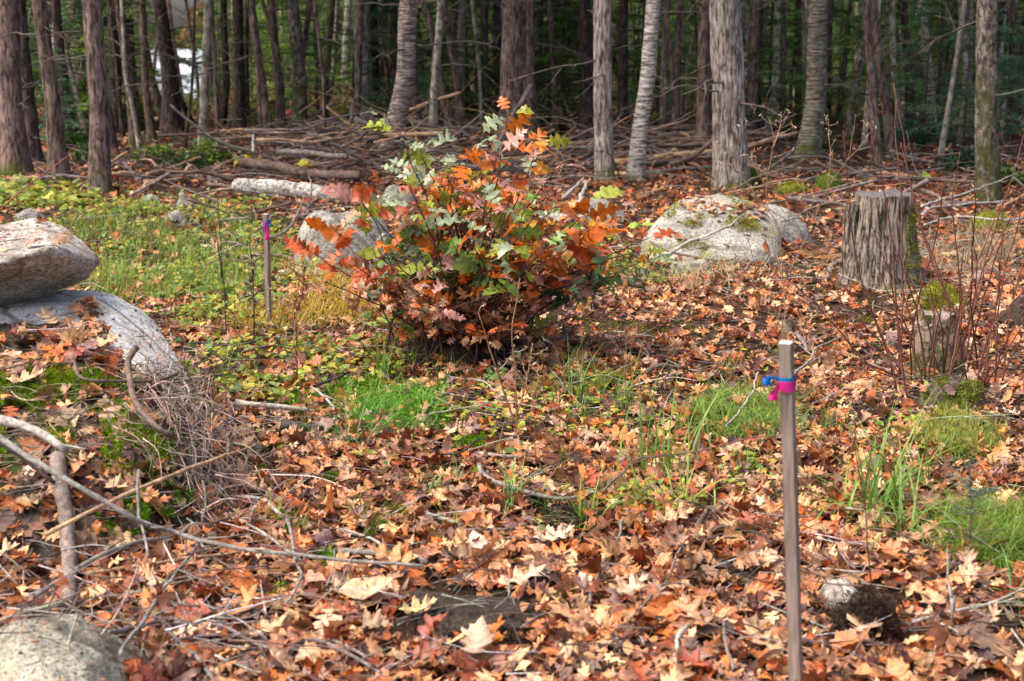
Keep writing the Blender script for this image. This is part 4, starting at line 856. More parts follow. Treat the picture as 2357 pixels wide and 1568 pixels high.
# the wood far behind, one dense mass with gaps to the sky on the left
g = np.random.default_rng(15); n = 60000; y = g.uniform(60, 80, n); x = g.uniform(-.5, .5, n) * y; z = g.uniform(0, 1, n) ** 1.2 * 11
px, py = proj(np.c_[x, y, z]); x = np.where((-x / y > .19) & (-x / y < .27), x * g.choice([.6, 1.6], n), x); cl = fbm(x * .35, y * .1, z * .5, 3, 5)
lk = np.arange(n) > n - 9000; far = g.uniform(228, 262, n) / y; x = np.where(lk, x * far, x); y = np.where(lk, y * far, y); z = np.where(lk, z * .8, z)
x = np.where(lk, -g.uniform(.15, .32, n) * y, x); cl = np.where(lk, fbm(x * .06, y * .02, z * .12, 3, 5), cl); k = cl > np.where(lk, -.12, -.32); x, y, z, lk = x[k], y[k], z[k], lk[k]; px = px[k]; n = len(x)
c = jit((.12, .19, .045), n, .4, g); w_ = lk & (z < 7); c[w_] = np.array(FARC)[g.integers(0, 6, w_.sum())] * .8
V, q, c = leaf_cards(np.c_[x, y, z], np.c_[g.normal(0, 1, n), g.normal(0, 1, n), g.normal(-.3, .5, n)], g.normal(0, 1, (n, 3)), g.uniform(.3, .7, n) * np.where(lk, 3, 1), g.uniform(.15, .35, n) * np.where(lk, 3, 1), c)
tag(ob('distant_woods', mk_mesh('distant_woods', V, q, None, M['needle'], c)), 'dense green foliage of the wood far behind the trunks', None, None, 'stuff')
# ------------------------------------------------------------------ sticks
TC = {'grey': (.19, .16, .14), 'pale': (.38, .34, .29), 'dark': (.06, .048, .042), 'tan': (.42, .26, .15), 'brown': (.15, .10, .075), 'birch': (.24, .18, .145), 'lichen': (.23, .205, .175), 'red': (.22, .065, .045)}
def stick(pts, wpx, c, label, r1=.45, lift=0, name='fallen_branch', cat='branch', wob=.006, group=None, forks=0, mat='twig', bumpy=.12, sides=8):
    if lift: pts = [(p[0], p[1], (p[2] if len(p) > 2 else lift)) for p in pts]
    Yd = gp(*pts[len(pts) // 2][:2])[1]; r = wpx * Yd / F / 2; sd = int(pts[0][0] * 7 + pts[0][1]) % 997; S = dropline(pts, r, wob=wob, seed=sd); n_ = len(S); B = MB()
    B.tube(S, np.linspace(r, r * r1, n_) * (1 + .08 * np.sin(np.arange(n_) * 2.3 + sd)), sides, TC[c], bumpy, True, sd); g = np.random.default_rng(sd)
    for f in range(forks):
        i_ = int(g.uniform(.25, .9) * n_); i_ = min(i_, n_ - 2); d = S[i_ + 1] - S[i_]; d /= np.linalg.norm(d) + 1e-9; s_ = np.cross(d, (0, 0, 1)) * g.choice([-1, 1]); L_ = g.uniform(.06, .22)
        e = S[i_] + (d * .7 + s_ * .6 + np.array([0, 0, g.uniform(-.05, .4)])) * L_; B.tube(spline([S[i_], (S[i_] + e) / 2 + g.normal(0, .01, 3), e], 8, .006, f), np.linspace(r * .45, r * .15, 8), 5, TC[c])
    o = ob(name, B.mesh(name, M[mat], S[0]), None, S[0]); return tag(o, label, cat, group)
K = stick
K([(-30, 985), (64, 1053), (136, 1092), (239, 1154), (319, 1202), (399, 1230), (518, 1258), (638, 1274), (786, 1290), (975, 1302)], 15, 'lichen', 'longest grey branch sloping from the left edge to the lower middle', .5, .1, forks=5)
K([(128, 1050), (134, 1090), (150, 1180), (157, 1280), (166, 1412)], 36, 'birch', 'thick short birch stick with pale broken top, lower left', .85, .02, mat='twig', sides=20)
K([(-20, 962), (60, 977), (110, 1003), (155, 1034)], 21, 'pale', 'smooth bleached grey stick with a broken end at the left edge', .8, .1, sides=12)
K([(-10, 1012), (60, 1060), (128, 1118)], 12, 'dark', 'dark stick just below the bleached stick', .7, .08)
K([(104, 1230), (239, 1162), (399, 1092), (500, 1056), (590, 1023)], 10, 'tan', 'straight tan peeled stick crossing behind the longest grey branch', .75, .09, wob=.003)
K([(88, 1370), (199, 1294), (299, 1254), (391, 1236)], 11, 'lichen', 'grey side branch curving down left from the longest grey branch', .9, .07)
K([(199, 1320), (339, 1302), (450, 1288), (558, 1272)], 10, 'tan', 'thin tan stick under the longest grey branch', .7, .05, wob=.003)
K([(271, 1513), (339, 1410), (379, 1350), (431, 1282), (451, 1250)], 9, 'lichen', 'mottled thin branch rising right from the corner rock', .8, .07, forks=3)
K([(247, 1467), (339, 1443), (420, 1443), (506, 1449), (578, 1481), (674, 1517)], 12, 'grey', 'dark grey crooked branch right of the corner rock', .7, .04, forks=3)
K([(367, 1445), (431, 1505), (479, 1561), (500, 1590)], 11, 'grey', 'grey branch running off the bottom right of the corner rock', .9, .03)
K([(672, 1503), (700, 1478), (740, 1478), (786, 1501), (872, 1552)], 11, 'grey', 'bent grey stick near the bottom edge', .7, .04, forks=2)
K([(319, 1086), (323, 1166), (330, 1225), (341, 1284)], 8, 'lichen', 'short mottled upright twig crossing the longest grey branch', .8, .1)
K([(467, 1108), (474, 1165), (462, 1215), (500, 1208), (535, 1195)], 6, 'grey', 'thin hooked twig in the lower part of the root tangle', .8, .06)
K([(542, 1198), (598, 1222), (654, 1262), (690, 1290)], 7, 'pale', 'pale thin twig sloping right under the root tangle', .7, .04)
K([(660, 1200), (674, 1240), (680, 1286), (698, 1334), (658, 1384)], 9, 'lichen', 'mottled crooked twig hanging across the longest grey branch', .7, .06, forks=2)
K([(371, 1374), (431, 1417), (475, 1441), (520, 1450)], 7, 'pale', 'thin pale twig above the crooked grey branch', .7, .03)
K([(560, 1150), (610, 1165), (640, 1190), (670, 1205)], 12, 'pale', 'short flaky pale stick at the right foot of the root tangle', .8, .03, forks=1)
K([(309, 802), (296, 833), (299, 886), (326, 942), (368, 987), (402, 1006)], 15, 'brown', 'thick curved brown root arching down from the pale rock', .75, .06, sides=14, name='exposed_root', cat='root')
K([(168, 822), (182, 875), (281, 879), (358, 879), (414, 857), (470, 825), (526, 794), (561, 798)], 6, 'brown', 'thin grey brown root running across the foot of the pale rock', .5, .06, name='exposed_root', cat='root', forks=5)
K([(421, 812), (491, 805), (558, 796)], 10, 'dark', 'dark stick lying right of the pale rock', .7, .03, forks=1)
K([(438, 800), (465, 797), (480, 806)], 7, 'dark', 'short dark curved stick right of the pale rock', .7, .02)
K([(1097, 1068), (1125, 1100), (1204, 1130), (1284, 1150), (1344, 1142), (1392, 1130)], 13, 'lichen', 'bent brown branch raised off the leaves in the centre', .6, .05, sides=12)
K([(1385, 1132), (1440, 1084), (1472, 1055), (1571, 1043), (1640, 1030), (1740, 1004)], 6, 'brown', 'thin brown branch rising right from the bent branch', .4, .12, forks=3)
K([(1090, 1066), (1130, 1072), (1190, 1078)], 9, 'pale', 'pale stick lying behind the thick end of the bent branch', .8)
K([(780, 1285), (860, 1292), (945, 1298), (985, 1316)], 15, 'lichen', 'mottled pale stick left of the orange leaf', .8, .02, sides=12)
K([(786, 1214), (850, 1238), (885, 1262), (897, 1288)], 8, 'pale', 'pale bark covered twig curving to the mottled stick', .7, .05)
K([(965, 1206), (1010, 1220), (1063, 1240)], 12, 'lichen', 'short lichen covered stick in the middle foreground', .8)
K([(1444, 1174), (1425, 1230), (1396, 1282), (1370, 1340), (1356, 1390)], 8, 'grey', 'slim dark grey twig right of the soil hump', .8, .05)
K([(1563, 1262), (1545, 1320), (1523, 1362), (1460, 1414)], 8, 'grey', 'curved dark twig left of the curled roots', .6, .04)
K([(1553, 1548), (1555, 1490), (1562, 1463), (1590, 1440)], 12, 'pale', 'bleached curved root at the bottom left of the near stake', .8, .05, name='exposed_root', cat='root')
K([(1200, 1465), (1240, 1437), (1280, 1432), (1332, 1429)], 7, 'grey', 'thin grey twig right of the soil patch', .7, .02)
K([(1041, 1254), (1110, 1250), (1176, 1250)], 9, 'grey', 'grey flat twig behind the pale cream leaf', .7)
K([(760, 1490), (820, 1520), (873, 1555)], 9, 'grey', 'grey stick in the bottom left third', .8, .02)
K([(977, 1493), (1005, 1515), (1025, 1545)], 9, 'pale', 'short pale stick below the soil patch', .8, .02)
K([(1660, 1455), (1672, 1500), (1690, 1560)], 9, 'grey', 'grey stick leaning down at the bottom left of the near stake', .8, .02)
K([(2094, 1429), (2185, 1409), (2269, 1393), (2370, 1350)], 9, 'pale', 'long pale stick at the bottom right edge', .8, .05, forks=1)
K([(1731, 1182), (1839, 1194), (1930, 1178), (2022, 1160)], 5, 'grey', 'thin grey twig passing behind the near stake', .6, .06)
K([(1745, 858), (1725, 914), (1692, 958), (1669, 984)], 5, 'pale', 'thin white bent twig left of the near stake', .6, .12, forks=2)
K([(1829, 862), (1858, 838), (1875, 806), (1905, 790), (1942, 771)], 7, 'lichen', 'grey lichened branch behind the pink and blue tape', .5, .08, forks=4)
K([(718, 898), (740, 912), (761, 934), (785, 971)], 6, 'pale', 'pale slender twig left of the green moss and grass patch', .8, .03)
K([(731, 894), (770, 885), (801, 869)], 9, 'dark', 'short dark stick above the pale slender twig', .7, .02)
K([(978, 961), (1005, 931), (1030, 919), (1061, 914)], 8, 'dark', 'dark bent stick right of the grass patch', .7, .02)
K([(1021, 1056), (1060, 1050), (1095, 1011), (1165, 1011), (1230, 1015)], 5, 'dark', 'thin dark bent twig below the pine cone', .6, .03, forks=2)
K([(548, 952), (600, 958), (650, 962), (708, 968)], 17, 'pale', 'flat strip of white bark among leaves right of the root tangle', .6, name='bark_strip', cat='bark strip')
K([(655, 1006), (700, 1010), (745, 1014)], 26, 'dark', 'dark rotten piece of wood below the white bark strip', .5, name='rotten_wood', cat='rotten wood', sides=12, bumpy=.35)
K([(1250, 800), (1290, 797), (1335, 800)], 9, 'brown', 'short brown stick right of the rotten stump base', .8)
K([(1490, 880), (1580, 866)], 12, 'brown', 'short weathered stick beside the small white stone', .8)
K([(1535, 590), (1580, 560), (1620, 545), (1690, 515)], 8, 'pale', 'bleached branch leaning against the domed boulder', .5, .1, forks=2)
K([(1500, 560), (1540, 580), (1640, 600), (1700, 595)], 6, 'brown', 'thin brown branch in front of the domed boulder', .6, .05, forks=3)
K([(1835, 770), (1850, 790), (1862, 810)], 11, 'grey', 'grey bark covered branch leaning on the tiny stub', .7, .06)
K([(1905, 640), (1915, 615), (1935, 600)], 12, 'grey', 'short grey branch at the left foot of the tall stump', .7, .06)
K([(2122, 492), (2150, 478), (2230, 470), (2320, 462)], 6, 'pale', 'long grey bleached branch right of the tall stump', .6, .08, forks=5)
K([(2124, 474), (2160, 462), (2240, 440), (2340, 400)], 5, 'pale', 'thin grey branch sloping up past the mossy trunk', .5, .25, forks=4)
K([(2180, 470), (2240, 466), (2330, 470)], 7, 'grey', 'grey flat branch beyond the yellow moss cushion', .6, .04, forks=3)
K([(2128, 516), (2200, 500), (2300, 505), (2380, 498)], 5, 'pale', 'thin bleached branch crossing near the yellow moss cushion', .6, .08, forks=4)
K([(1968, 393), (2040, 400), (2110, 410), (2180, 418)], 11, 'tan', 'pale peeled log lying beyond the tall stump', .8, .05, sides=10)
K([(2060, 412), (2150, 414), (2250, 420)], 10, 'brown', 'brown fallen pole behind the tall stump', .8, .1)
K([(1480, 380), (1540, 372), (1640, 362)], 13, 'brown', 'brown log in the brush pile between the white birch and the oak', .8, .1, mat='brush', sides=10)
K([(1490, 400), (1560, 392), (1640, 385)], 10, 'grey', 'grey log low in the brush pile left of the oak', .8, .06, mat='brush', sides=10)
K([(1400, 402), (1450, 405), (1500, 408)], 11, 'tan', 'cut tan log end behind the white birch foot', .9, .05, mat='brush', sides=10)
K([(1300, 455), (1325, 430), (1342, 412)], 9, 'pale', 'bleached forked stick standing behind the shrub, left one', .5, .2)
K([(1325, 490), (1340, 450), (1352, 420)], 10, 'pale', 'bleached knobbly stick standing behind the shrub, right one', .6, .2)
K([(610, 550), (660, 530), (690, 480), (705, 445)], 6, 'grey', 'grey branch left of the broad grey rock', .5, .12, forks=4)
K([(556, 375), (640, 385), (720, 400), (830, 405)], 22, 'brown', 'thick brown log at the front of the brush pile', .85, .12, mat='brush', sides=12)
K([(640, 350), (700, 352), (800, 362)], 12, 'grey', 'long grey log in the left of the brush pile', .85, .25, mat='brush', sides=10)
K([(340, 402), (400, 385), (460, 362)], 9, 'tan', 'slanting tan stick among the green shrubs', .7, .1, mat='brush')
K([(320, 415), (370, 402), (430, 398)], 16, 'grey', 'grey curved log behind the small grey stones', .7, .04, mat='brush', sides=10)
K([(583, 350), (583, 320), (585, 296)], 5, 'pale', 'short pale upright stub at the left end of the brush pile', .8, .3)
# curled roots left of the near stake
for i_, (p, w) in enumerate([([(1603, 1264), (1612, 1225), (1627, 1196), (1643, 1168, .09), (1652, 1190, .07), (1655, 1214)], 14), ([(1631, 1264), (1634, 1226, .07), (1660, 1213, .09), (1690, 1216, .09), (1700, 1232, .05), (1699, 1246)], 9), ([(1640, 1262), (1690, 1250), (1750, 1252), (1775, 1280)], 7), ([(1600, 1270), (1650, 1262), (1720, 1266), (1760, 1290)], 6)]):
    K([(q[0], q[1], q[2] if len(q) > 2 else .01) for q in p], w, 'brown' if i_ < 2 else 'dark', ['tallest arched root curling out of the leaves left of the near stake', 'looping root beside the tallest arched root', 'dark thin root spreading right below the looping root', 'dark thin root running lowest under the looping root'][i_], .8, .0, name='exposed_root', cat='root', sides=10)
# pale fallen log
b = gp(670, 462); Yl = b[1]; a0, a1 = at(532, 420, Yl + .25), at(806, 452, Yl - .1); r = 18 * Yl / F
for q_ in (a0, a1): q_[2] = float(hz(q_[0], q_[1])) + r * .8
a0[2] += .05; ro = root('fallen_log', (a0 + a1) / 2 * [1, 1, 0], 'pale grey fallen log with rounded ends behind the far stake', 'log'); B = MB(); S = spline([a0, (a0 + a1) / 2 + (0, 0, .02), a1], 40, .012, 3)
rr = np.full(40, r); rr[0] *= .45; rr[1] *= .8; rr[2] *= .95; B.tube(S, rr, 28, None, .08, True, 4); ob('bark', B.mesh('bark', M['b_log'], ro.location), ro)
B = MB(); d = (S[-1] - S[-2]) / np.linalg.norm(S[-1] - S[-2]); B.tube([S[-1] + d * .001, S[-1] + d * .008], [r * .93, r * .9], 28, None); ob('cut_end', B.mesh('cut_end', M['staketop'], ro.location), ro)
# brush pile: each branch on its own
g = np.random.default_rng(21); SHP = []
for k in range(10):
    B = MB(); L_ = 1.0; S = spline([(-.5, 0, 0), (-.15, g.normal(0, .03), g.normal(0, .03)), (.2, g.normal(0, .05), g.normal(0, .04)), (.5, 0, 0)], 24, .01, k)
    B.tube(S, np.linspace(.020, .011, 24), 8, jit(TC[['grey', 'brown', 'tan', 'brown', 'grey'][k % 5]], 1, .12)[0], .2, True, k)
    for _ in range(k % 4): i_ = int(g.uniform(5, 20)); e = S[i_] + np.array([g.uniform(.05, .15), g.choice([-1, 1]) * .08, g.uniform(-.05, .1)]); B.tube([S[i_], (S[i_] + e) / 2 + .01, e], [.008, .006, .003], 5, TC['brown'])
    SHP.append(B.mesh('fallen_branch', M['brush']))
def pile(n, px0, px1, py0, py1, hmax, l0, l1, th, label, group, flat=.35, sel=None):
    for k in range(n):
        px, py = g.uniform(px0, px1), g.uniform(py0, py1); b = ray(px, py); b = CAM + b * ((0 - CAMH) / b[2]); L_ = g.uniform(l0, l1)
        o = ob('fallen_branch', SHP[int(g.integers(0, 10))], None, (b[0], b[1], float(hz(b[0], b[1])) + .02 + g.random() ** 1.5 * hmax)); o.scale = (L_, g.uniform(*th), g.uniform(*th)); o.scale[2] = o.scale[1]
        o.rotation_euler = (g.uniform(0, 6), g.normal(0, .24), g.normal(0, flat * 1.5) + (math.pi if g.random() < .5 else 0)); tag(o, label, 'branch', group)
pile(66, 540, 960, 318, 398, .38, .6, 2.4, (.4, 2.), 'weathered branch in the brush pile left of the leaning birch', 'branches of the left brush pile', .5)
pile(56, 960, 1650, 335, 402, .32, .6, 2.6, (.4, 1.9), 'weathered branch in the brush pile behind the shrub and the white birch', 'branches of the right brush pile', .4)
pile(45, -20, 560, 385, 470, .08, .3, 1.5, (.4, 1.5), 'weathered stick on the wood edge floor at left', 'sticks on the left wood edge', .6)
pile(40, 1650, 2380, 395, 500, .08, .4, 1.8, (.35, 1.3), 'weathered stick on the wood edge floor at right', 'sticks on the right wood edge', .5)
pile(30, 480, 760, 470, 620, .06, .3, 1.0, (.3, .8), 'grey stick between the far stake and the broad grey rock', 'sticks near the far stake', .8)
# fine dead twigs scattered over everything
B = MB()
def twigs(n, px0, px1, py0, py1, L0, L1, r0, lift, cols, elev=.15, ang=None):
    for k in range(n):
        px, py = g.uniform(px0, px1), g.uniform(py0, py1); b = ray(px, py); b = CAM + b * (-CAMH / b[2]); L_ = g.uniform(L0, L1); a = g.uniform(0, 6.28) if ang is None else g.normal(*ang)
        h = BV.ray_cast(Vector((b[0], b[1], 4)), DN)[0]; z = h.z if h else 0
        p0 = np.array([b[0], b[1], z + g.random() * lift + .005]); d = np.array([math.cos(a), math.sin(a), g.normal(0, elev)]) * L_
        S = spline([p0, p0 + d * .5 + g.normal(0, .06 * L_, 3), p0 + d], max(6, int(L_ / .035)), .006, k % 60); S[:, 2] = np.maximum(S[:, 2], hz(S[:, 0], S[:, 1]) + .003)
        c = jit(TC[cols[k % len(cols)]], 1, .25, g)[0]; B.tube(S, np.linspace(r0, r0 * .4, len(S)) * g.uniform(.6, 1.4), 4, c)
        if g.random() < .5: i_ = len(S) // 2; e = S[i_] + (d / L_ * .6 + g.normal(0, .4, 3)) * L_ * .35; B.tube([S[i_], (S[i_] + e) / 2 + .004, e], [r0 * .5, r0 * .4, r0 * .25], 4, c)
twigs(620, -20, 2380, 1000, 1600, .06, .32, .0022, .07, ['grey', 'brown', 'pale', 'dark', 'brown'])
twigs(800, 400, 2380, 700, 1000, .08, .4, .0026, .04, ['grey', 'brown', 'dark', 'pale'])
twigs(800, -20, 2380, 440, 700, .15, .7, .004, .05, ['grey', 'brown', 'pale', 'brown'])
twigs(700, -20, 2380, 315, 440, .3, 1.4, .007, .12, ['brown', 'grey', 'brown', 'dark'])
twigs(420, 500, 1650, 315, 405, .3, 1.4, .007, .42, ['brown', 'grey', 'tan'], .35)
twigs(60, 2000, 2360, 560, 760, .2, .6, .003, .12, ['pale', 'grey', 'tan'])
twigs(220, -20, 640, 1060, 1560, .1, .4, .0028, .09, ['grey', 'pale', 'brown'])
tag(ob('twig_litter', B.mesh('twig_litter', M['twig'])), 'fine dead twigs strewn over the leaves', None, None, 'stuff')
# root tangle spilling off the bank
B = MB()
for k in range(400):
    t_ = g.random(); px, py = 370 + 150 * t_ + g.normal(0, 45), 890 + 280 * t_ + g.normal(0, 40); d = ray(px, py); h = BV.ray_cast(Vector(CAM), Vector(d))[0]; p0 = np.array(h) + (0, 0, g.uniform(.0, .10))
    a = g.normal(-.9, .55); L_ = g.uniform(.08, .36); dd = np.array([math.cos(a), math.sin(a), -.55 + g.normal(0, .3)]); dd /= np.linalg.norm(dd)
    S = spline([p0 - dd * L_ * .4, p0 + g.normal(0, .03, 3), p0 + dd * L_ * .5 + g.normal(0, .03, 3)], 10, .010, k % 70); S[:, 2] = np.maximum(S[:, 2], hz(S[:, 0], S[:, 1]) + .004)
    B.tube(S, np.linspace(.0024, .0010, 10) * g.uniform(.6, 1.6), 4, jit((.34, .25, .20), 1, .25, g)[0])
for k in range(260):
    px, py = g.uniform(-10, 470), g.uniform(850, 1090); d = ray(px, py); h = BV.ray_cast(Vector(CAM), Vector(d))[0]; p0 = np.array(h) + (0, -.01, g.uniform(.0, .03)); a = g.uniform(0, 6.28); L_ = g.uniform(.05, .3)
    dd = np.array([math.cos(a), -.2 * abs(math.sin(a)), math.sin(a) * .7]) * L_; S = spline([p0, p0 + dd * .5 + g.normal(0, .02, 3), p0 + dd], 9, .008, k % 70); hh = np.array([(lambda q: q.z if q else 0)(BV.ray_cast(Vector((s[0], s[1], 2)), DN)[0]) for s in S]); S[:, 2] = np.clip(S[:, 2], hh + .003, hh + .05)
    B.tube(S, np.linspace(.0022, .0009, 9) * g.uniform(.6, 1.5), 4, jit((.26, .18, .13), 1, .3, g)[0])
tag(ob('root_tangle', B.mesh('root_tangle', M['twig'])), 'tangle of fine dead roots hanging off the mossy bank', None, None, 'stuff')
# ------------------------------------------------------------------ green ground cover, grass, moss
def ells(E, z0=True):
    """E: (cx, cy, rx, ry, n) in pixels -> ground points"""
    out = []
    for cx, cy, rx, ry, n in E:
        a = g.uniform(0, 6.283, n); r = np.sqrt(g.random(n)); px = cx + rx * r * np.cos(a) + g.normal(0, rx * .12, n); py = cy + ry * r * np.sin(a) + g.normal(0, ry * .1, n)
        py = np.maximum(py, 300); d = FW + np.outer((px - CX) / F, (1, 0, 0)) + np.outer((CY - py) / F, UP); t_ = -CAMH / d[:, 2]; out.append((CAM + d * t_[:, None])[:, :2])
    return np.vstack(out)
g = np.random.default_rng(33)
GC = np.array([(.16, .25, .025), (.30, .36, .04), (.07, .14, .02), (.42, .38, .05), (.04, .11, .035), (.50, .36, .05), (.22, .32, .10)])
def cover(E, size, hmax, wts, label, name='ground_cover', tms=(OVAL, OVAL, MAPLE), stems=True, cl=.0):
    xy = ells(E); 
    if cl is not None: xy = xy[fbm(xy[:, 0] * 2.2, xy[:, 1] * 2.2, 0, 3, 12) > cl]
    P0, N0, hg = drop(xy); k = hg < .05; P0 = P0[k]; n = len(P0); h = g.random(n) ** 1.2 * hmax + .01
    P = P0 + np.c_[g.normal(0, .012, n), g.normal(0, .012, n), h]; a = g.uniform(0, 6.28, n); D = np.c_[np.cos(a), np.sin(a), g.normal(-.1, .3, n)]
    pal = GC[g.choice(len(GC), n, p=np.array(wts) / sum(wts))] * (1 + .18 * g.standard_normal((n, 1))); B = MB(); vr = g.integers(0, len(tms), n)
    for v, tm in enumerate(tms):
        m_ = vr == v; V, Q, C = inst(tm, P[m_], D[m_], np.array([0, -.15, 1.]) + g.normal(0, .35, (m_.sum(), 3)), size * g.uniform(.5, 1.4, m_.sum()), pal[m_], None, g.normal(.1, .3, m_.sum()), g.normal(-.2, .5, m_.sum()), None, 0., g); B.add(V, Q, None, C)
    V, q, c = leaf_cards(P0[::2] - (0, 0, .01), P[::2] - P0[::2] + (0, 0, .01), g.normal(0, 1, (len(P0[::2]), 3)), np.linalg.norm(P[::2] - P0[::2], axis=1) + .01, .003, pal[::2] * .7); B.add(V, q, None, c)
    tag(ob(name, B.mesh(name, M['green'])), label, None, None, 'stuff')
cover([(330, 560, 330, 100, 4600), (560, 620, 170, 100, 1500), (180, 480, 190, 40, 900), (450, 700, 130, 60, 900), (620, 520, 90, 60, 400), (420, 500, 150, 30, 600)], .05, .07, [5, 5, 3, 3, 2, 2, 2], 'low green and yellow leafy plants covering the clearing at left', cl=.03)
cover([(60, 470, 110, 26, 260), (150, 470, 90, 26, 200), (20, 455, 60, 30, 120)], .09, .16, [3, 6, 1, 3, 0, 1, 1], 'yellow green broad leaved seedlings behind the pointed boulder', cl=None)
cover([(520, 770, 130, 60, 500), (640, 830, 160, 60, 650), (820, 830, 120, 60, 420), (600, 900, 110, 30, 220)], .05, .05, [3, 4, 2, 3, 1, 3, 1], 'sparse green leaves among dead ones below the far stake', cl=-.1)
cover([(1470, 640, 130, 30, 420), (1620, 570, 60, 20, 60), (1400, 600, 60, 40, 160)], .05, .06, [3, 4, 3, 3, 1, 1, 1], 'green leafy plants right of the oak shrub', cl=None)
cover([(1300, 950, 250, 60, 260), (1500, 1150, 100, 40, 200), (1730, 1090, 110, 40, 160), (1320, 900, 200, 40, 150), (2100, 1010, 200, 40, 130), (600, 1000, 200, 60, 60), (1250, 1000, 500, 200, 260), (1900, 880, 300, 120, 140), (1040, 940, 120, 40, 100)], .036, .05, [3, 5, 2, 4, 1, 3, 2], 'scattered small green and yellow plants in the clearing', cl=None)
def blades(P, L_, W, az, bend, col, colt, seg=5, g=g):
    n = len(P); L_ = np.broadcast_to(L_, (n,)); W = np.broadcast_to(W, (n,)); u = np.linspace(0, 1, seg)[None, :]; d = np.stack([np.cos(az), np.sin(az), 0 * az], 1); s_ = np.stack([-np.sin(az), np.cos(az), 0 * az], 1)
    th = .25 * bend[:, None] + bend[:, None] * u; lx = np.cumsum(np.sin(th), 1) / seg; lz = np.cumsum(np.cos(th), 1) / seg; lx -= lx[:, :1]; lz -= lz[:, :1]
    C0 = P[:, None] + L_[:, None, None] * (lx[..., None] * d[:, None] + lz[..., None] * np.array([0, 0, 1.])); w = W[:, None] * (1 - u ** 1.8 * .93) * .5
    V = np.stack([C0 - s_[:, None] * w[..., None], C0 + s_[:, None] * w[..., None]], 2).reshape(-1, 3)
    i_ = (np.arange(n) * seg * 2)[:, None] + np.arange(seg - 1)[None] * 2; q = np.stack([i_, i_ + 1, i_ + 3, i_ + 2], -1).reshape(-1, 4)
    c = col[:, None] * (1 - u[..., None]) + colt[:, None] * u[..., None]; return V, q, np.repeat(c.reshape(n * seg, 3), 2, 0)
GG = (.10, .24, .025); GY = (.38, .36, .06); GB = (.12, .25, .07); GO = (.46, .27, .045)
def grass(E, L0, L1, W, c0, c1, label, name='grass', bend=(.3, 1.9), clump=0.):
    xy = ells(E)
    if clump: n_ = len(xy) // 25; ce = xy[:max(n_, 1)]; xy = ce[g.integers(0, len(ce), len(xy))] + g.normal(0, clump, (len(xy), 2))
    P, N0, hg = drop(xy); P = P[hg < .08]; n = len(P); k = g.random((n, 1)); col = jit(c0, n, .2, g); ct = np.array(c0) * (1 - k) + np.array(c1) * k
    V, q, c = blades(P + (0, 0, .012), g.uniform(L0, L1, n) * 1.15, W * g.uniform(.6, 1.3, n), g.uniform(0, 6.28, n), g.uniform(*bend, n), col, ct * g.uniform(.8, 1.3, (n, 1)), 6)
    return tag(ob(name, mk_mesh(name, V, q, None, M['grass'], c)), label, None, None, 'stuff')
grass([(905, 945, 95, 42, 1500), (830, 905, 70, 22, 300), (960, 970, 70, 20, 300)], .09, .2, .0036, (.09, .27, .02), (.22, .42, .05), 'fine bright green grass and moss patch below the oak shrub', bend=(1.1, 2.7), clump=.05)
grass([(1715, 965, 95, 48, 1900), (1600, 950, 90, 30, 350), (1480, 960, 90, 40, 500), (1390, 950, 70, 30, 350), (1290, 930, 80, 50, 450)], .08, .2, .0036, (.13, .25, .03), (.36, .42, .08), 'fine green grass tufts left of the near stake', bend=(1.1, 2.7), clump=.045)
grass([(2280, 1250, 90, 65, 1500), (2200, 1200, 100, 50, 600), (2120, 1230, 60, 50, 300)], .1, .24, .0030, (.10, .22, .02), (.42, .42, .06), 'fine arching green and yellow grass at the right edge', bend=(1.1, 2.7), clump=.04)
grass([(2200, 1010, 80, 40, 1500), (2060, 990, 100, 30, 900), (1740, 1100, 90, 45, 700), (1520, 1130, 90, 50, 600), (2340, 1080, 60, 50, 200)], .05, .13, .0022, (.18, .26, .03), (.45, .42, .08), 'yellow green grass tufts in the right half of the clearing', bend=(.5, 2.1), clump=.04)
grass([(760, 690, 85, 50, 1500), (700, 640, 70, 25, 350), (860, 720, 90, 30, 600), (640, 740, 110, 30, 700)], .08, .2, .005, (.40, .30, .03), (.52, .30, .04), 'golden yellow grass and moss between the far stake and the oak shrub', bend=(.8, 2.4))
grass([(350, 600, 300, 100, 2600), (500, 520, 200, 40, 900), (480, 730, 120, 60, 700), (420, 640, 100, 60, 600)], .08, .24, .0045, (.16, .28, .03), GY, 'loose green and straw coloured grass blades in the left clearing', bend=(.2, 1.6), clump=.06)
grass([(1000, 1000, 1000, 250, 900), (1900, 1250, 450, 250, 350), (700, 850, 250, 80, 300)], .05, .18, .003, GG, GY, 'single grass blades scattered through the leaves', bend=(.3, 1.8), clump=.02)
grass([(1620, 660, 130, 22, 130)], .3, .7, .004, (.42, .33, .16), (.5, .4, .2), 'dry straw stalks lying flat right of the shrub', 'dry_straw', bend=(1.3, 1.9))
grass([(2180, 600, 150, 60, 900), (2300, 560, 80, 50, 400)], .15, .4, .0035, (.34, .26, .15), (.42, .33, .2), 'dry matted straw grass right of the tall stump', 'dry_straw', bend=(1.1, 2.2))
def sedge(px, py, n, L0, L1, W, label, c0=GB, c1=GY, spread=.02, bend=(.25, 2.0)):
    b = gp(px, py); P = np.zeros((n, 3)); P[:, :2] = g.normal(0, spread, (n, 2)); k = (g.random((n, 1)) < .2) * .8; col = jit(c0, n, .25, g); ct = np.array(c0) * (1 - k) * 1.3 + np.array(c1) * k
    V, q, c = blades(P, g.uniform(L0, L1, n) * 1.35 + .03, W * g.uniform(.7, 1.2, n), g.uniform(0, 6.28, n), g.uniform(*bend, n), col, ct, 9); return tag(ob('sedge_clump', mk_mesh('sedge_clump', V, q, None, M['grass'], c), None, b), label, 'sedge')
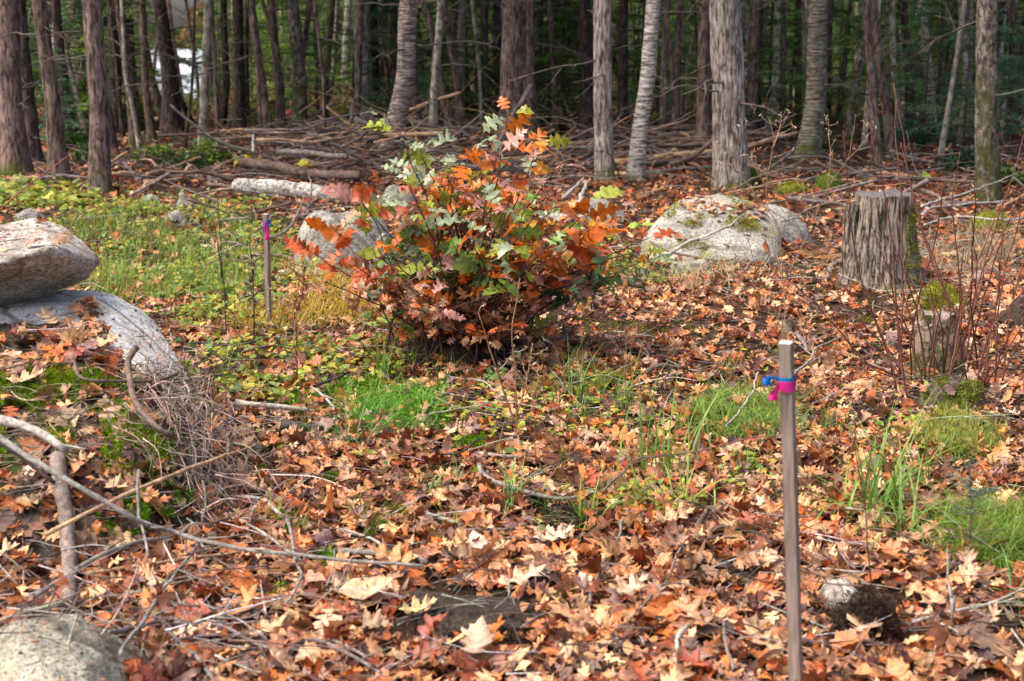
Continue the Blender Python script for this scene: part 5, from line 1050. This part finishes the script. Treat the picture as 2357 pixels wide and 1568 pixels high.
sedge(2010, 1195, 60, .2, .42, .008, 'largest broad bladed sedge clump right of the near stake', (.14, .27, .04), GY, spread=.05, bend=(.4, 2.3))
sedge(2070, 1240, 30, .2, .36, .0085, 'arching sedge clump overlapping the front of the largest one', (.17, .30, .06), GY, spread=.03, bend=(.9, 2.3))
sedge(2115, 1120, 14, .12, .24, .007, 'small sedge clump behind the right side of the largest one')
sedge(818, 1040, 30, .12, .26, .0055, 'narrow bladed sedge left of the fine green grass patch', spread=.03, bend=(.3, 2.1))
sedge(965, 1150, 18, .07, .15, .006, 'short sedge tuft with pale tips in the middle of the leaves')
sedge(1178, 1170, 26, .08, .2, .006, 'sedge tuft under the thick end of the bent branch')
sedge(1350, 1222, 16, .1, .2, .006, 'yellow green sedge tuft beside the soil hump', (.2, .32, .03))
sedge(1530, 1100, 30, .14, .38, .008, 'tall open sedge with yellow streaked blades left of the near stake', (.14, .28, .04), GY, .07, (.1, 1.3))
sedge(1545, 1180, 26, .1, .24, .007, 'spreading yellow green sedge in front of the tall open sedge', (.26, .36, .06), GY, .05)
sedge(1340, 935, 40, .14, .3, .005, 'thin bladed sedge below the right side of the shrub', (.14, .26, .04), GY, .06, (.1, 1.4))
sedge(1440, 945, 30, .12, .26, .005, 'thin bladed sedge just right of the one below the shrub', (.13, .25, .05), GY, .06, (.1, 1.4))
sedge(870, 875, 14, .12, .25, .006, 'small upright sedge below the left side of the shrub', (.16, .3, .04), GY, .02, (.1, 1.))
sedge(1010, 920, 8, .15, .25, .005, 'few upright blades below the rotten stump base', (.1, .25, .03), GY, .015, (.05, .5))
sedge(1300, 860, 12, .2, .4, .0035, 'long arching thin blades below the right of the shrub', (.2, .34, .05), GY, .04, (1.2, 2.3))
sedge(2345, 1390, 16, .1, .24, .006, 'sedge tuft at the right edge near the pale stick')
sedge(250, 690, 16, .12, .3, .005, 'grass tuft beneath the tip of the pointed boulder', (.2, .33, .04), GY, .05)
# moss fuzz on cushions, bank and ground
def moss(P, N0, h0, h1, c0, label, name='moss', per=5):
    n = len(P); P = np.repeat(P, per, 0) + g.normal(0, .0035, (n * per, 3)); N0 = np.repeat(N0, per, 0); D = N0 + g.normal(0, .55, (n * per, 3)); m_ = n * per
    V, q, c = leaf_cards(P - N0 * .003, D, g.normal(0, 1, (m_, 3)), g.uniform(h0, h1, m_), g.uniform(.0025, .005, m_), np.repeat(jit(c0, n, .35, g), per, 0)); return V, q, c
B = MB()
for o in list(COL.objects):
    if o.name.startswith('moss_cushion'):
        me = o.data; co = np.array([v.co for v in me.vertices]) + np.array(o.location); no = np.array([v.normal for v in me.vertices]); k = (co[:, 2] > hz(co[:, 0], co[:, 1]) - .01); co, no = co[k], no[k]
        d = co[:, 1].mean(); dn = 5 if d > 12 else 3; pick = g.integers(0, len(co), 700 if d < 12 else 500); s_ = max(1, d / 6)
        yel = o.data.materials[0].name.startswith('yellow'); V, q, c = moss(co[pick] + g.normal(0, .006, (len(pick), 3)), no[pick], .008 * s_, .016 * s_, (.26, .26, .02) if yel else (.13, .19, .012), '', per=4); B.add(V, q, None, c)
def mossray(E, n_, c0, clm=0., h=(.008, .018), off=.010):
    for cx, cy, rx, ry, n in E:
        px = g.uniform(-1, 1, n) * rx + cx; py = g.uniform(-1, 1, n) * ry + cy; k = (fbm(px * .018, py * .025, 0, 3, 31) > clm) & in_ell(px, py, (cx, cy, rx * 1.05, ry * 1.05)); PP, NN = [], []
        for a_, b_ in zip(px[k], py[k]):
            h_ = BV.ray_cast(Vector(CAM), Vector(ray(a_, b_)))
            if h_[0] is not None: PP.append(h_[0][:]); NN.append(h_[1][:])
        if PP: V, q, c = moss(np.array(PP) + np.array(NN) * off * g.uniform(.2, 1, (len(PP), 1)), np.array(NN), *h, c0, '', per=n_); B.add(V, q, None, c)
mossray([(140, 970, 200, 110, 8000), (330, 1000, 120, 110, 3600), (100, 880, 140, 40, 1200), (420, 880, 40, 40, 300)], 5, (.22, .33, .015), .0, (.012, .024), .03)
mossray([(280, 1210, 60, 30, 300), (350, 1150, 80, 40, 400), (640, 1380, 30, 10, 120), (700, 1490, 25, 14, 120), (750, 1300, 30, 18, 150), (905, 945, 105, 42, 2600), (690, 925, 60, 16, 500), (830, 900, 80, 18, 700), (1095, 1028, 50, 16, 400), (1000, 960, 50, 16, 300), (1170, 1050, 60, 12, 200)], 5, (.15, .32, .012), -.1, (.012, .028), .03)
mossray([(1480, 770, 190, 30, 1400), (1730, 815, 110, 24, 700), (1860, 655, 60, 40, 600), (1400, 880, 60, 16, 400), (1330, 810, 60, 16, 300), (1990, 730, 60, 20, 300), (2190, 890, 70, 50, 2200), (2170, 540, 60, 20, 200)], 4, (.22, .25, .03), -.05, (.006, .014))
mossray([(1580, 500, 60, 25, 900), (1690, 520, 60, 20, 600), (1640, 470, 90, 22, 900), (1610, 560, 60, 16, 300)], 4, (.30, .30, .03), .0, (.012, .024))
Bm = B; B = MB()
mossray([(1085, 1440, 140, 70, 2200), (2000, 1435, 95, 60, 1300), (1320, 1200, 110, 36, 900), (1075, 815, 110, 30, 700)], 2, (.06, .036, .024), -1., (.008, .028), .012)
tag(ob('soil_crumbs', B.mesh('soil_crumbs', M['moss'])), 'dark root fibres and crumbs on the bare soil humps', None, None, 'stuff'); B = Bm
mossray([(2150, 690, 80, 40, 500), (2100, 560, 18, 90, 350)], 4, (.24, .24, .02), -.2, (.012, .03))
tag(ob('moss', B.mesh('moss', M['moss'])), 'tufted green and yellow moss on ground, bank and cushions', None, None, 'stuff')
# extra fallen leaves on the domed boulder
P = []
for _ in range(110):
    px, py = g.uniform(1560, 1760), 0; py = 445 + (px - 1560) * .16 + abs(g.normal(0, 26)); h_ = BV.ray_cast(Vector(CAM), Vector(ray(px, py)))[0]
    if h_ is not None: P.append(h_[:])
P = np.array(P) + (0, 0, .006); n = len(P); a = g.uniform(0, 6.28, n); V, Q, C = inst(LOW, P, np.c_[np.cos(a), np.sin(a), 0 * a], np.array([0, -.3, 1]) + g.normal(0, .3, (n, 3)), .075 * g.uniform(.6, 1.2, n), LIT[g.integers(0, 7, n)], None, g.normal(0, .5, n), g.normal(0, .6, n), yo=.45)
tag(ob('leaf_litter', mk_mesh('leaf_litter', V, Q, None, M['farlitter'], C)), 'fallen leaves caught on the domed boulder', None, None, 'stuff')
# ------------------------------------------------------------------ oak shrub
g = np.random.default_rng(44); YB = gp(1070, 812)[1]; base = np.array([at(1070, 812, YB)[0], YB, float(hz(at(1070, 812, YB)[0], YB))])
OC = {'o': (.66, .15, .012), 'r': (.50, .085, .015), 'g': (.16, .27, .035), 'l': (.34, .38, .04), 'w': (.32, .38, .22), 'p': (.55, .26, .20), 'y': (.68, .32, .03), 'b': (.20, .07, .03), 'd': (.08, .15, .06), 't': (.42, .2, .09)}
tips = [(1350, 530, 'oo'), (1320, 500, 'oyo'), (1365, 570, 'oo'), (1280, 480, 'oy'), (1200, 380, 'opr'), (1130, 350, 'oo'), (1150, 300, 'olo'), (1080, 800, 'oo'), (1070, 700, 'oro'), (1230, 740, 'ot'), (850, 500, 'wg'), (960, 350, 'ww'), (880, 265, 'w'), (915, 300, 'l'), (985, 345, 'w'), (945, 385, 'ow'), (925, 400, 'w'), (1095, 310, 'wyo'), (1180, 262, 'ol'), (1210, 320, 'oo'), (1250, 325, 'yll'), (1150, 360, 'pprl'), (1300, 380, 'rp'), (1235, 420, 'wwd'), (1060, 370, 'roo'), (1110, 400, 'gly'), (1010, 400, 'wwl'), (980, 430, 'ro'),
        (865, 440, 'oor'), (820, 455, 'pro'), (870, 470, 'gw'), (900, 480, 'lgg'), (1100, 460, 'ppo'), (1160, 440, 'oyl'), (1180, 520, 'wgl'), (1040, 480, 'pwl'), (960, 470, 'lgw'), (1250, 500, 'og'), (1290, 520, 'oop'), (1345, 500, 'ooy'), (1375, 530, 'oo'), (1330, 560, 'yoo'), (1368, 460, 'yl'), (1350, 600, 'opt'),
        (770, 525, 'or'), (755, 580, 'or'), (800, 560, 'to'), (725, 585, 'r'), (750, 650, 'ot'), (840, 540, 'gg'), (880, 560, 'wd'), (820, 610, 'pb'), (850, 660, 'pr'), (860, 590, 'wwb'), (1440, 610, 'dd'), (1485, 605, 'dg'), (1495, 548, 'or'), (1475, 575, 'yl'), (1435, 650, 'dg'), (1400, 650, 'd'), (1335, 640, 'dd'), (1360, 715, 'ly'),
        (1290, 640, 'op'), (1240, 600, 'pw'), (1230, 690, 'op'), (1210, 720, 'ot'), (1090, 690, 'yo'), (1060, 750, 'oo'), (1040, 700, 'oot'), (1130, 790, 'oo'), (1050, 620, 'oo'), (1080, 590, 'pr'), (1130, 620, 'pg'), (930, 700, 'bt'), (880, 700, 'bb'), (875, 745, 'lg'), (1010, 560, 'wpo'), (940, 590, 'gwd'), (1170, 570, 'od'), (1270, 570, 'gd'), (1150, 540, 'gp'), (1010, 640, 'bg')]
segs = []; lv = []     # leaves: pos, dir, normal, size, colour
def addstem(tip, cols, t0=.45, nl=None, br=.004, sc=1., bx=None):
    bp = base + np.array([g.normal(0, .14) if bx is None else bx, g.normal(0, .10), -.02]); mid = bp * .45 + tip * .55; mid[:2] = bp[:2] * .62 + tip[:2] * .38; mid += g.normal(0, .03, 3)
    S = spline([bp, mid, tip], 26, .012, int(g.integers(0, 90))); segs.append((S, br)); nl = nl if nl is not None else int(g.integers(4, 8)); ax = tip - base
    for k in range(nl):
        u = 1 - (k / max(nl, 1)) ** 1.1 * (1 - t0) if k > 1 else 1; p = S[int(u * 25)]; a = g.uniform(0, 6.28) if k else math.atan2(tip[1] - base[1], tip[0] - base[0]) + g.normal(0, .6)
        D = np.array([math.cos(a), math.sin(a) * .8, g.normal(-.05 if k > 1 else .15, .35)]); Nn = np.array([g.normal(0, .35), g.normal(-.42, .35), 1.]) if g.random() < .72 else np.array([g.normal(0, .5), -1, g.normal(0, .4)])
        lv.append((p + D * .03, D, Nn, g.uniform(.085, .165) * sc * (.68 if 'b' in cols else 1), OC[(lambda q: 'lgbwt'[int(g.integers(0, 5))] if q == 'o' and g.random() < .1 else q)(cols[int(g.integers(0, len(cols)))])], p))
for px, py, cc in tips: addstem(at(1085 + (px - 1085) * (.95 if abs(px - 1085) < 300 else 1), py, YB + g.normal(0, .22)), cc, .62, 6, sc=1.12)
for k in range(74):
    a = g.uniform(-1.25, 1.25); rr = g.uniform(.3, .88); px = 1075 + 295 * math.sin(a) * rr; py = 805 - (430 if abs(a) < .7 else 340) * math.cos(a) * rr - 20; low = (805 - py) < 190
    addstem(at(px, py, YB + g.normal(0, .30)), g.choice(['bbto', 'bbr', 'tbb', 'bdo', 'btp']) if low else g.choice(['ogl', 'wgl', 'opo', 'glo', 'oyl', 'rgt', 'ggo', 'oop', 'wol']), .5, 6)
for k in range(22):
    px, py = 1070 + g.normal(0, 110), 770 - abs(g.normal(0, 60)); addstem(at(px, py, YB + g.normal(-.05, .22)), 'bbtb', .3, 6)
ro = root('oak_shrub', base, 'bushy young oak shrub with orange, red, pink and green leaves mid clearing', 'shrub')
B = MB()
for S, r in segs: B.tube(S, np.linspace(r * 1.4, r * .55, len(S)), 5, jit((.075, .042, .035), 1, .25, g)[0])
P = np.array([l[0] for l in lv]); D = np.array([l[1] for l in lv]); Nn = np.array([l[2] for l in lv]); S = np.array([l[3] for l in lv]); C = np.array([l[4] for l in lv], float); n = len(lv)
for l in lv: B.tube([l[5], l[0] + l[1] * .01], [.0013, .001], 4, (.35, .10, .05))
ob('stems', B.mesh('stems', M['twig'], base), ro)
alt = np.array([OC[k] for k in 'oylpbrwg'])[g.integers(0, 8, n)]; w_ = (g.random((n, 1)) < .45) * g.uniform(.15, .55, (n, 1)); CE = C * (1 - w_) + alt * w_; C = C * (1 + .15 * g.standard_normal((n, 1)))
MBl = MB(); vr = g.integers(0, 3, n)
for v, tm in enumerate((OAK, OAKB, OAK)):
    m_ = vr == v; V, Q, c = inst(tm, P[m_], D[m_], Nn[m_], S[m_], C[m_], CE[m_], g.normal(.15, .45, m_.sum()), g.normal(-.35, .6, m_.sum()), np.abs(g.normal(0, .09, m_.sum())), 0., g, g.normal(0, .45, m_.sum())); MBl.add(V, Q, None, c)
ob('foliage', MBl.mesh('foliage', M['oakleaf'], base), ro)
# ------------------------------------------------------------------ weeds, seedlings, red stems
def weed(stems, label, c, r=.0025, tips_=0, name='dry_weed', cat='weed', droop=None, Yd=None, parts='stem', dz=.0, leaves=None):
    b = gp(*stems[0][0]) if Yd is None else at(*stems[0][0], Yd); Y0 = b[1]; ro = root(name, b, label, cat)
    for si, st in enumerate(stems):
        B = MB(); k_ = g.normal(0, .04) * (si > 0); P = [at(px, py, Y0 + k_ * i_) for i_, (px, py) in enumerate(st)]
        if st[0][1] > stems[0][0][1] - 60 and si: P[0] = P[0] + 0
        S = spline(P, None, .004, si * 7 + int(st[0][0]) % 50); B.tube(S, np.linspace(r, r * .4, len(S)), 5, jit(TC[c] if isinstance(c, str) else c, 1, .15, g)[0])
        if tips_:
            for k in range(tips_):
                i_ = int(len(S) * g.uniform(.35, .98)); p = S[i_]; e = p + np.array([g.normal(0, .035), g.normal(0, .02), g.uniform(.01, .06)]); B.tube([p, (p + e) / 2 + g.normal(0, .006, 3), e], [r * .35, r * .3, r * .3], 4, jit((.42, .32, .22), 1, .2, g)[0])
                m_ = 5; V, q, cc = leaf_cards(np.repeat(e[None], m_, 0), g.normal(0, 1, (m_, 3)) + (0, 0, -.3), g.normal(0, 1, (m_, 3)), g.uniform(.008, .022, m_), g.uniform(.003, .007, m_), jit((.42, .31, .21), m_, .25, g)); B.add(V, q, None, cc)
        if leaves:
            n_, c_, l_, w_ = leaves; i_ = g.integers(int(len(S) * .3), len(S), n_); V, q, cc = leaf_cards(S[i_], g.normal(0, 1, (n_, 3)) + (0, 0, -1.1), g.normal(0, 1, (n_, 3)), l_ * g.uniform(.5, 1.4, n_), w_ * g.uniform(.6, 1.3, n_), jit(c_, n_, .3, g)); B.add(V, q, None, cc)
        ob(parts, B.mesh(parts, M['stem'], b), ro)
    return ro
TW = (.34, .21, .12)
weed([[(1807, 776), (1803, 660), (1777, 564), (1765, 469), (1768, 400), (1781, 317), (1771, 273)], [(1803, 655), (1850, 560), (1880, 490), (1920, 410), (1950, 365), (1966, 290)], [(1945, 372), (1975, 345), (2008, 300)], [(1780, 340), (1795, 300), (1800, 268)], [(1800, 640), (1790, 520), (1740, 450), (1700, 400), (1650, 350), (1635, 335)],
      [(1700, 400), (1688, 380), (1708, 300)], [(1768, 440), (1735, 380), (1728, 350)], [(1905, 440), (1912, 360), (1905, 270)], [(1768, 420), (1840, 412), (1850, 440), (1862, 520)]], 'tall tan dead weed with curled seed sprigs rising behind the near stake', TW, .0032, 10)
weed([[(1785, 800), (1755, 730), (1740, 620), (1720, 540), (1712, 480)], [(1745, 660), (1700, 600), (1680, 550)]], 'dark thin dead weed leaning left behind the near stake', (.12, .07, .05), .0025, 8)
weed([[(1838, 790), (1870, 700), (1905, 580), (1918, 530), (1925, 470)], [(1905, 580), (1945, 520), (1960, 440)]], 'dark thin dead weed leaning right toward the tall stump', (.12, .07, .05), .0025, 9)
weed([[(2006, 1374), (1996, 1250), (1986, 1142), (1970, 1020), (1955, 880)]], 'single dark brown stalk standing in the broad bladed sedge', (.12, .055, .04), .0026, 4)
weed([[(1190, 1000), (1188, 900), (1180, 760), (1196, 640)], [(1188, 985), (1160, 900), (1125, 800), (1100, 720)], [(1186, 960), (1210, 880), (1225, 790)]], 'tan bare stalks standing in front of the oak shrub', (.34, .2, .09), .0048, 6, leaves=None)
weed([[(1290, 1010), (1288, 900), (1282, 800)]], 'thin dark stalk right of the tan bare stalks', (.14, .07, .05), .002, 2)
weed([[(1235, 1090), (1232, 980), (1226, 880)], [(1232, 1000), (1245, 940), (1240, 880)]], 'thin red brown stalk below the tan bare stalks', (.16, .07, .05), .002, 2)
weed([[(1440, 960), (1442, 860), (1438, 760)]], 'thin pale stalk in the middle of the clearing', (.4, .27, .15), .0018, 2)
weed([[(524, 800), (518, 700), (508, 560), (500, 450)], [(512, 640), (500, 560), (490, 500)]], 'tall thin black stalk left of the far stake', (.07, .045, .035), .004, 9)
weed([[(586, 800), (586, 700), (578, 600), (572, 560)], [(586, 700), (574, 650), (582, 605)]], 'dark stalk with shrivelled hanging seed head just left of the far stake', (.07, .045, .035), .0045, 9, leaves=(26, (.08, .05, .035), .04, .01))
weed([[(684, 905), (683, 800), (678, 700), (690, 640), (660, 612)], [(680, 720), (695, 680), (700, 612)]], 'rusty drooping dead fern on a dark stalk right of the far stake', (.16, .08, .05), .0042, 0, leaves=(130, (.42, .19, .09), .035, .008))
weed([[(545, 790), (540, 700), (535, 600)]], 'thin dark stalk between the tall black one and the far stake', (.09, .055, .04), .002, 4)
weed([[(640, 850), (642, 760), (655, 690)], [(642, 770), (625, 720), (630, 660)]], 'thin branching brown stalk right of the far stake', (.12, .07, .05), .002, 5)
weed([[(0, 478), (60, 430), (110, 392), (160, 355)]], 'slim red twig slanting up at the left edge', (.30, .07, .05), .0035, 0, Yd=5.2, name='red_twig', cat='twig')
weed([[(-12, 380), (0, 362), (22, 318)]], 'tip of a red twig at the far left edge', (.28, .07, .05), .003, 0, Yd=5.2, name='red_twig', cat='twig')
RS = [[(2075, 870), (1990, 830), (1900, 720), (1810, 640)], [(2065, 850), (1980, 770), (1935, 690), (1905, 615)], [(2050, 835), (1985, 650), (1960, 500), (1940, 300)], [(2075, 850), (2060, 640), (2040, 450), (1992, 240)], [(2070, 820), (2078, 600), (2070, 400), (2058, 190)], [(2190, 720), (2130, 560), (2090, 400), (2062, 200)], [(2200, 730), (2150, 600), (2100, 450), (2070, 330)],
      [(2215, 760), (2205, 600), (2190, 470), (2212, 352)], [(2230, 790), (2260, 640), (2330, 400), (2362, 310)], [(2240, 780), (2290, 600), (2360, 420)], [(2290, 880), (2300, 700), (2330, 560), (2350, 480)], [(2300, 890), (2340, 800), (2375, 740)], [(2130, 850), (2105, 700), (2075, 600), (2068, 520)], [(2180, 880), (2205, 760), (2250, 600), (2322, 430)], [(2285, 910), (2310, 800), (2400, 640)],
      [(2100, 870), (2100, 760), (2150, 560), (2172, 430)], [(2120, 860), (2085, 740), (2030, 640), (2000, 570)], [(2275, 930), (2270, 800), (2296, 690), (2300, 600)], [(2225, 770), (2280, 580), (2362, 470)], [(2085, 880), (2040, 800), (1960, 720), (1890, 650)], [(2060, 870), (2010, 850), (1960, 800), (1940, 740)], [(2150, 890), (2200, 830), (2245, 640), (2235, 500)], [(2260, 900), (2290, 850), (2370, 720)], [(2250, 860), (2235, 700), (2240, 560), (2245, 430)], [(2310, 880), (2330, 700), (2375, 540)]]
for _ in range(11):
    bx_, ex_ = g.uniform(2060, 2320), 0; ex_ = bx_ + (bx_ - 2170) * g.uniform(.3, 1.3) + g.normal(0, 40); ey_ = g.uniform(430, 700); RS.append([(bx_, g.uniform(840, 910)), ((bx_ * 1.4 + ex_ * .6) / 2 + g.normal(0, 10), (870 + ey_) / 2), (ex_, ey_)])
b = gp(2150, 895); ro = root('red_stemmed_shrub', b, 'bare shrub of thin dark red stems growing round the small low stump', 'shrub')
for i_, st in enumerate(RS):
    Y0 = b[1] + g.normal(0, .10) + (.25 if st[0][1] < 800 else 0); k_ = g.normal(0, .06); S = spline([at(px, py, Y0 + k_ * j) for j, (px, py) in enumerate(st)], 40, .006, i_); g0_ = float(hz(S[0][0], S[0][1]))
    S = np.vstack([[S[0][0] * .9 + b[0] * .1, S[0][1], min(g0_, S[0][2] - .02)], S]); B = MB(); B.tube(S, np.linspace(.0046, .0020, len(S)) * (1 + .18 * (np.arange(len(S)) % 6 == 0)), 6, jit([(.16, .055, .035), (.20, .075, .05), (.11, .045, .03)][i_ % 3], 1, .15, g)[0])
    if i_ % 3 == 0: p = S[24]; e = p + np.array([g.normal(0, .06), 0, .12]); B.tube([p, (p + e) / 2 + (.01, 0, 0), e], [.002, .0015, .001], 5, (.22, .06, .04))
    ob('stem', B.mesh('stem', M['stem'], b), ro)
def seedling(px, py, h, n, size, cols, label, name='seedling', tm=OVAL, cat='seedling', red=False):
    b = gp(px, py); s_ = h * b[1] / F; ro = root(name, b, label, cat); B = MB(); B.tube(spline([(0, 0, -.01), (g.normal(0, .01), 0, s_ * .5), (g.normal(0, .02), 0, s_)], 8), [.0025, .0024, .0023, .002, .002, .0018, .0016, .0014], 5, (.2, .11, .06)); ob('stem', B.mesh('stem', M['stem']), ro)
    a = g.uniform(0, 6.28, n); z = s_ * (1 - .55 * g.random(n) ** 1.3); P = np.c_[np.cos(a) * .02, np.sin(a) * .02, z]; pal = np.array(cols)[g.integers(0, len(cols), n)]
    V, Q, C = inst(tm, P, np.c_[np.cos(a), np.sin(a), g.normal(-.2, .3, n)], np.array([0, -.4, 1]) + g.normal(0, .3, (n, 3)), size * g.uniform(.7, 1.2, n), pal, None, g.normal(.2, .2, n), g.normal(-.4, .3, n)); ob('leaves', mk_mesh('leaves', V, Q, None, M['green'], C), ro)
YL = [(.62, .42, .03), (.55, .50, .05)]
seedling(558, 392, 50, 14, .14, YL, 'small seedling with yellow leaves at the left end of the brush pile'); seedling(700, 420, 40, 12, .14, YL + [(.6, .32, .04)], 'yellow leaved seedling in front of the brush pile', tm=MAPLE)
seedling(655, 300, 45, 3, .16, [(.65, .16, .06)], 'slim seedling with coral red leaves by the mottled trunk', tm=MAPLE); seedling(625, 290, 62, 3, .16, [(.65, .16, .06)], 'slim seedling with a few coral leaves left of the other coral one', tm=MAPLE)
seedling(1262, 1222, 30, 5, .05, [(.40, .48, .12), (.3, .42, .1)], 'pale green seedling in front of the low soil hump'); seedling(1640, 590, 36, 14, .09, [(.06, .20, .07), (.04, .15, .06)], 'dark green seedling growing against the domed boulder', tm=MAPLE)
seedling(1472, 545, 34, 8, .09, [(.35, .48, .05)], 'light yellow green seedling at the left foot of the domed boulder'); seedling(1120, 880, 24, 8, .08, [(.22, .40, .10), (.28, .45, .12)], 'green toothed leaf seedling below the rotten stump', tm=MAPLE)
seedling(2120, 420, 20, 10, .1, [(.3, .42, .05)], 'light green seedling beyond the tall stump'); seedling(875, 760, 22, 8, .08, [(.35, .5, .1), (.45, .5, .1)], 'pale lime seedling at the lower left of the oak shrub', tm=MAPLE)
seedling(1530, 1185, 26, 10, .055, [(.5, .55, .06), (.35, .45, .06)], 'yellow green seedling in front of the spreading sedge'); seedling(2120, 985, 26, 10, .06, [(.5, .52, .08)], 'yellow leafed seedling in the right middle ground')
# little fir seedling
b = gp(2228, 1300); ro = root('fir_seedling', b, 'tiny fir seedling with bluish needles near the right edge', 'seedling'); B = MB(); top = at(2232, 1065, b[1]) - b; S = spline([(0, 0, -.02), top * .5 + (.01, 0, 0), top], 20, .004, 3); B.tube(S, np.linspace(.004, .0018, 20), 6, (.14, .10, .07)); Vn = MB()
for z_ in (.98, .8, .78, .72, .7, .58, .55, .4, .36):
    for k in range(3):
        p = S[int(z_ * 19)]; a = g.uniform(0, 6.28); L_ = .04 + .09 * (1 - z_) + .02; e = p + np.array([math.cos(a), math.sin(a), .25]) * L_; B.tube([p, e], [.0015, .0008], 4, (.16, .11, .07))
        if z_ < .5: continue
        m_ = 26; u = g.random((m_, 1)); V, q, c = leaf_cards(p + (e - p) * u, (e - p) / L_ * .4 + g.normal(0, .6, (m_, 3)), g.normal(0, 1, (m_, 3)), .016, .0022, jit((.09, .19, .13), m_, .2, g)); Vn.add(V, q, None, c)
ob('stem', B.mesh('stem', M['stem']), ro); ob('needles', Vn.mesh('needles', M['needle']), ro)
b = gp(2185, 1482); weed([[(2187, 1482), (2190, 1430), (2193, 1373)], [(2193, 1401), (2182, 1342), (2178, 1262)]], 'upright broken lichened stick with dark thin top at bottom right', (.24, .2, .17), .006, 0, name='broken_stick', cat='stick')
# ferns
FE = []
for k in range(2):
    Vf = MB(); 
    for f_ in range(9):
        a = f_ * .7 + g.uniform(-.2, .2); L_ = g.uniform(.35, .6); u = np.linspace(.08, 1, 22); d = np.array([math.cos(a), math.sin(a), 0]); s_ = np.array([-d[1], d[0], 0]); R0 = d * (u * L_)[:, None]; R0[:, 2] = L_ * (.9 * u - .75 * u ** 2)
        for sg in (-1, 1): V, q, c = leaf_cards(R0, np.tile(s_ * sg + d * .35 + np.array([0, 0, -.15]), (22, 1)), np.array([0, 0, 1.]) + g.normal(0, .1, (22, 3)), .15 * np.sin(u * 3.0 + .12).clip(.08, 1), .022, jit([(.07, .16, .03), (.45, .22, .07)][k], 22, .15, g)); Vf.add(V, q, None, c)
        Vf.tube(R0, .002, 3, (.15, .12, .04))
    FE.append(Vf.mesh('fern', M['green']))
for px, py, k, s_, lb in [(800, 300, 0, 1.2, 'green fern left of the black trunk'), (860, 312, 0, 1.1, 'green fern between the black trunk and the leaning birch'), (60, 340, 0, .9, 'green fern at the far left behind the trunks'), (170, 372, 0, .8, 'green fern left of the nearest scaly trunk'), (1570, 372, 0, .8, 'green fern right of the white birch'), (1888, 600, 1, .45, 'dry orange brown fern left of the tall stump'), (1925, 620, 1, .35, 'small dry tan fern touching the tall stump'), (520, 785, 1, .38, 'dead brown fern at the foot of the tall black stalk'), (470, 760, 1, .3, 'small dead brown fern in the left clearing'), (760, 800, 1, .32, 'dead brown fern left of the rotten stump')]:
    b = gp(px, py); o = ob('fern', FE[k], None, b); o.scale = (s_, s_, s_); o.rotation_euler.z = g.uniform(0, 6); tag(o, lb, 'fern')
# pine cone
b = gp(1060, 1000); Vc = MB(); n = 90
for i_ in range(n):
    u = i_ / n; a = i_ * 2.4; r_ = .022 * math.sin(math.pi * (u * .85 + .12)); p = np.array([(u - .5) * .13, r_ * math.cos(a), r_ * math.sin(a)]); V, q, c = leaf_cards(p[None] * [1, .5, .5], np.array([[.5, math.cos(a), math.sin(a)]]), np.array([[1., -math.cos(a), -math.sin(a)]]), .022, .02, jit((.22, .13, .10), 1, .2, g)); Vc.add(V, q, None, c)
Vc.tube([(-.06, 0, 0), (0, 0, 0), (.06, 0, 0)], [.006, .012, .005], 8, (.1, .06, .05)); o = tag(ob('pine_cone', Vc.mesh('pine_cone', M['stem']), None, b + (0, 0, .03)), 'long brown pine cone lying on the leaves in the centre', 'pine cone'); o.rotation_euler.z = .5
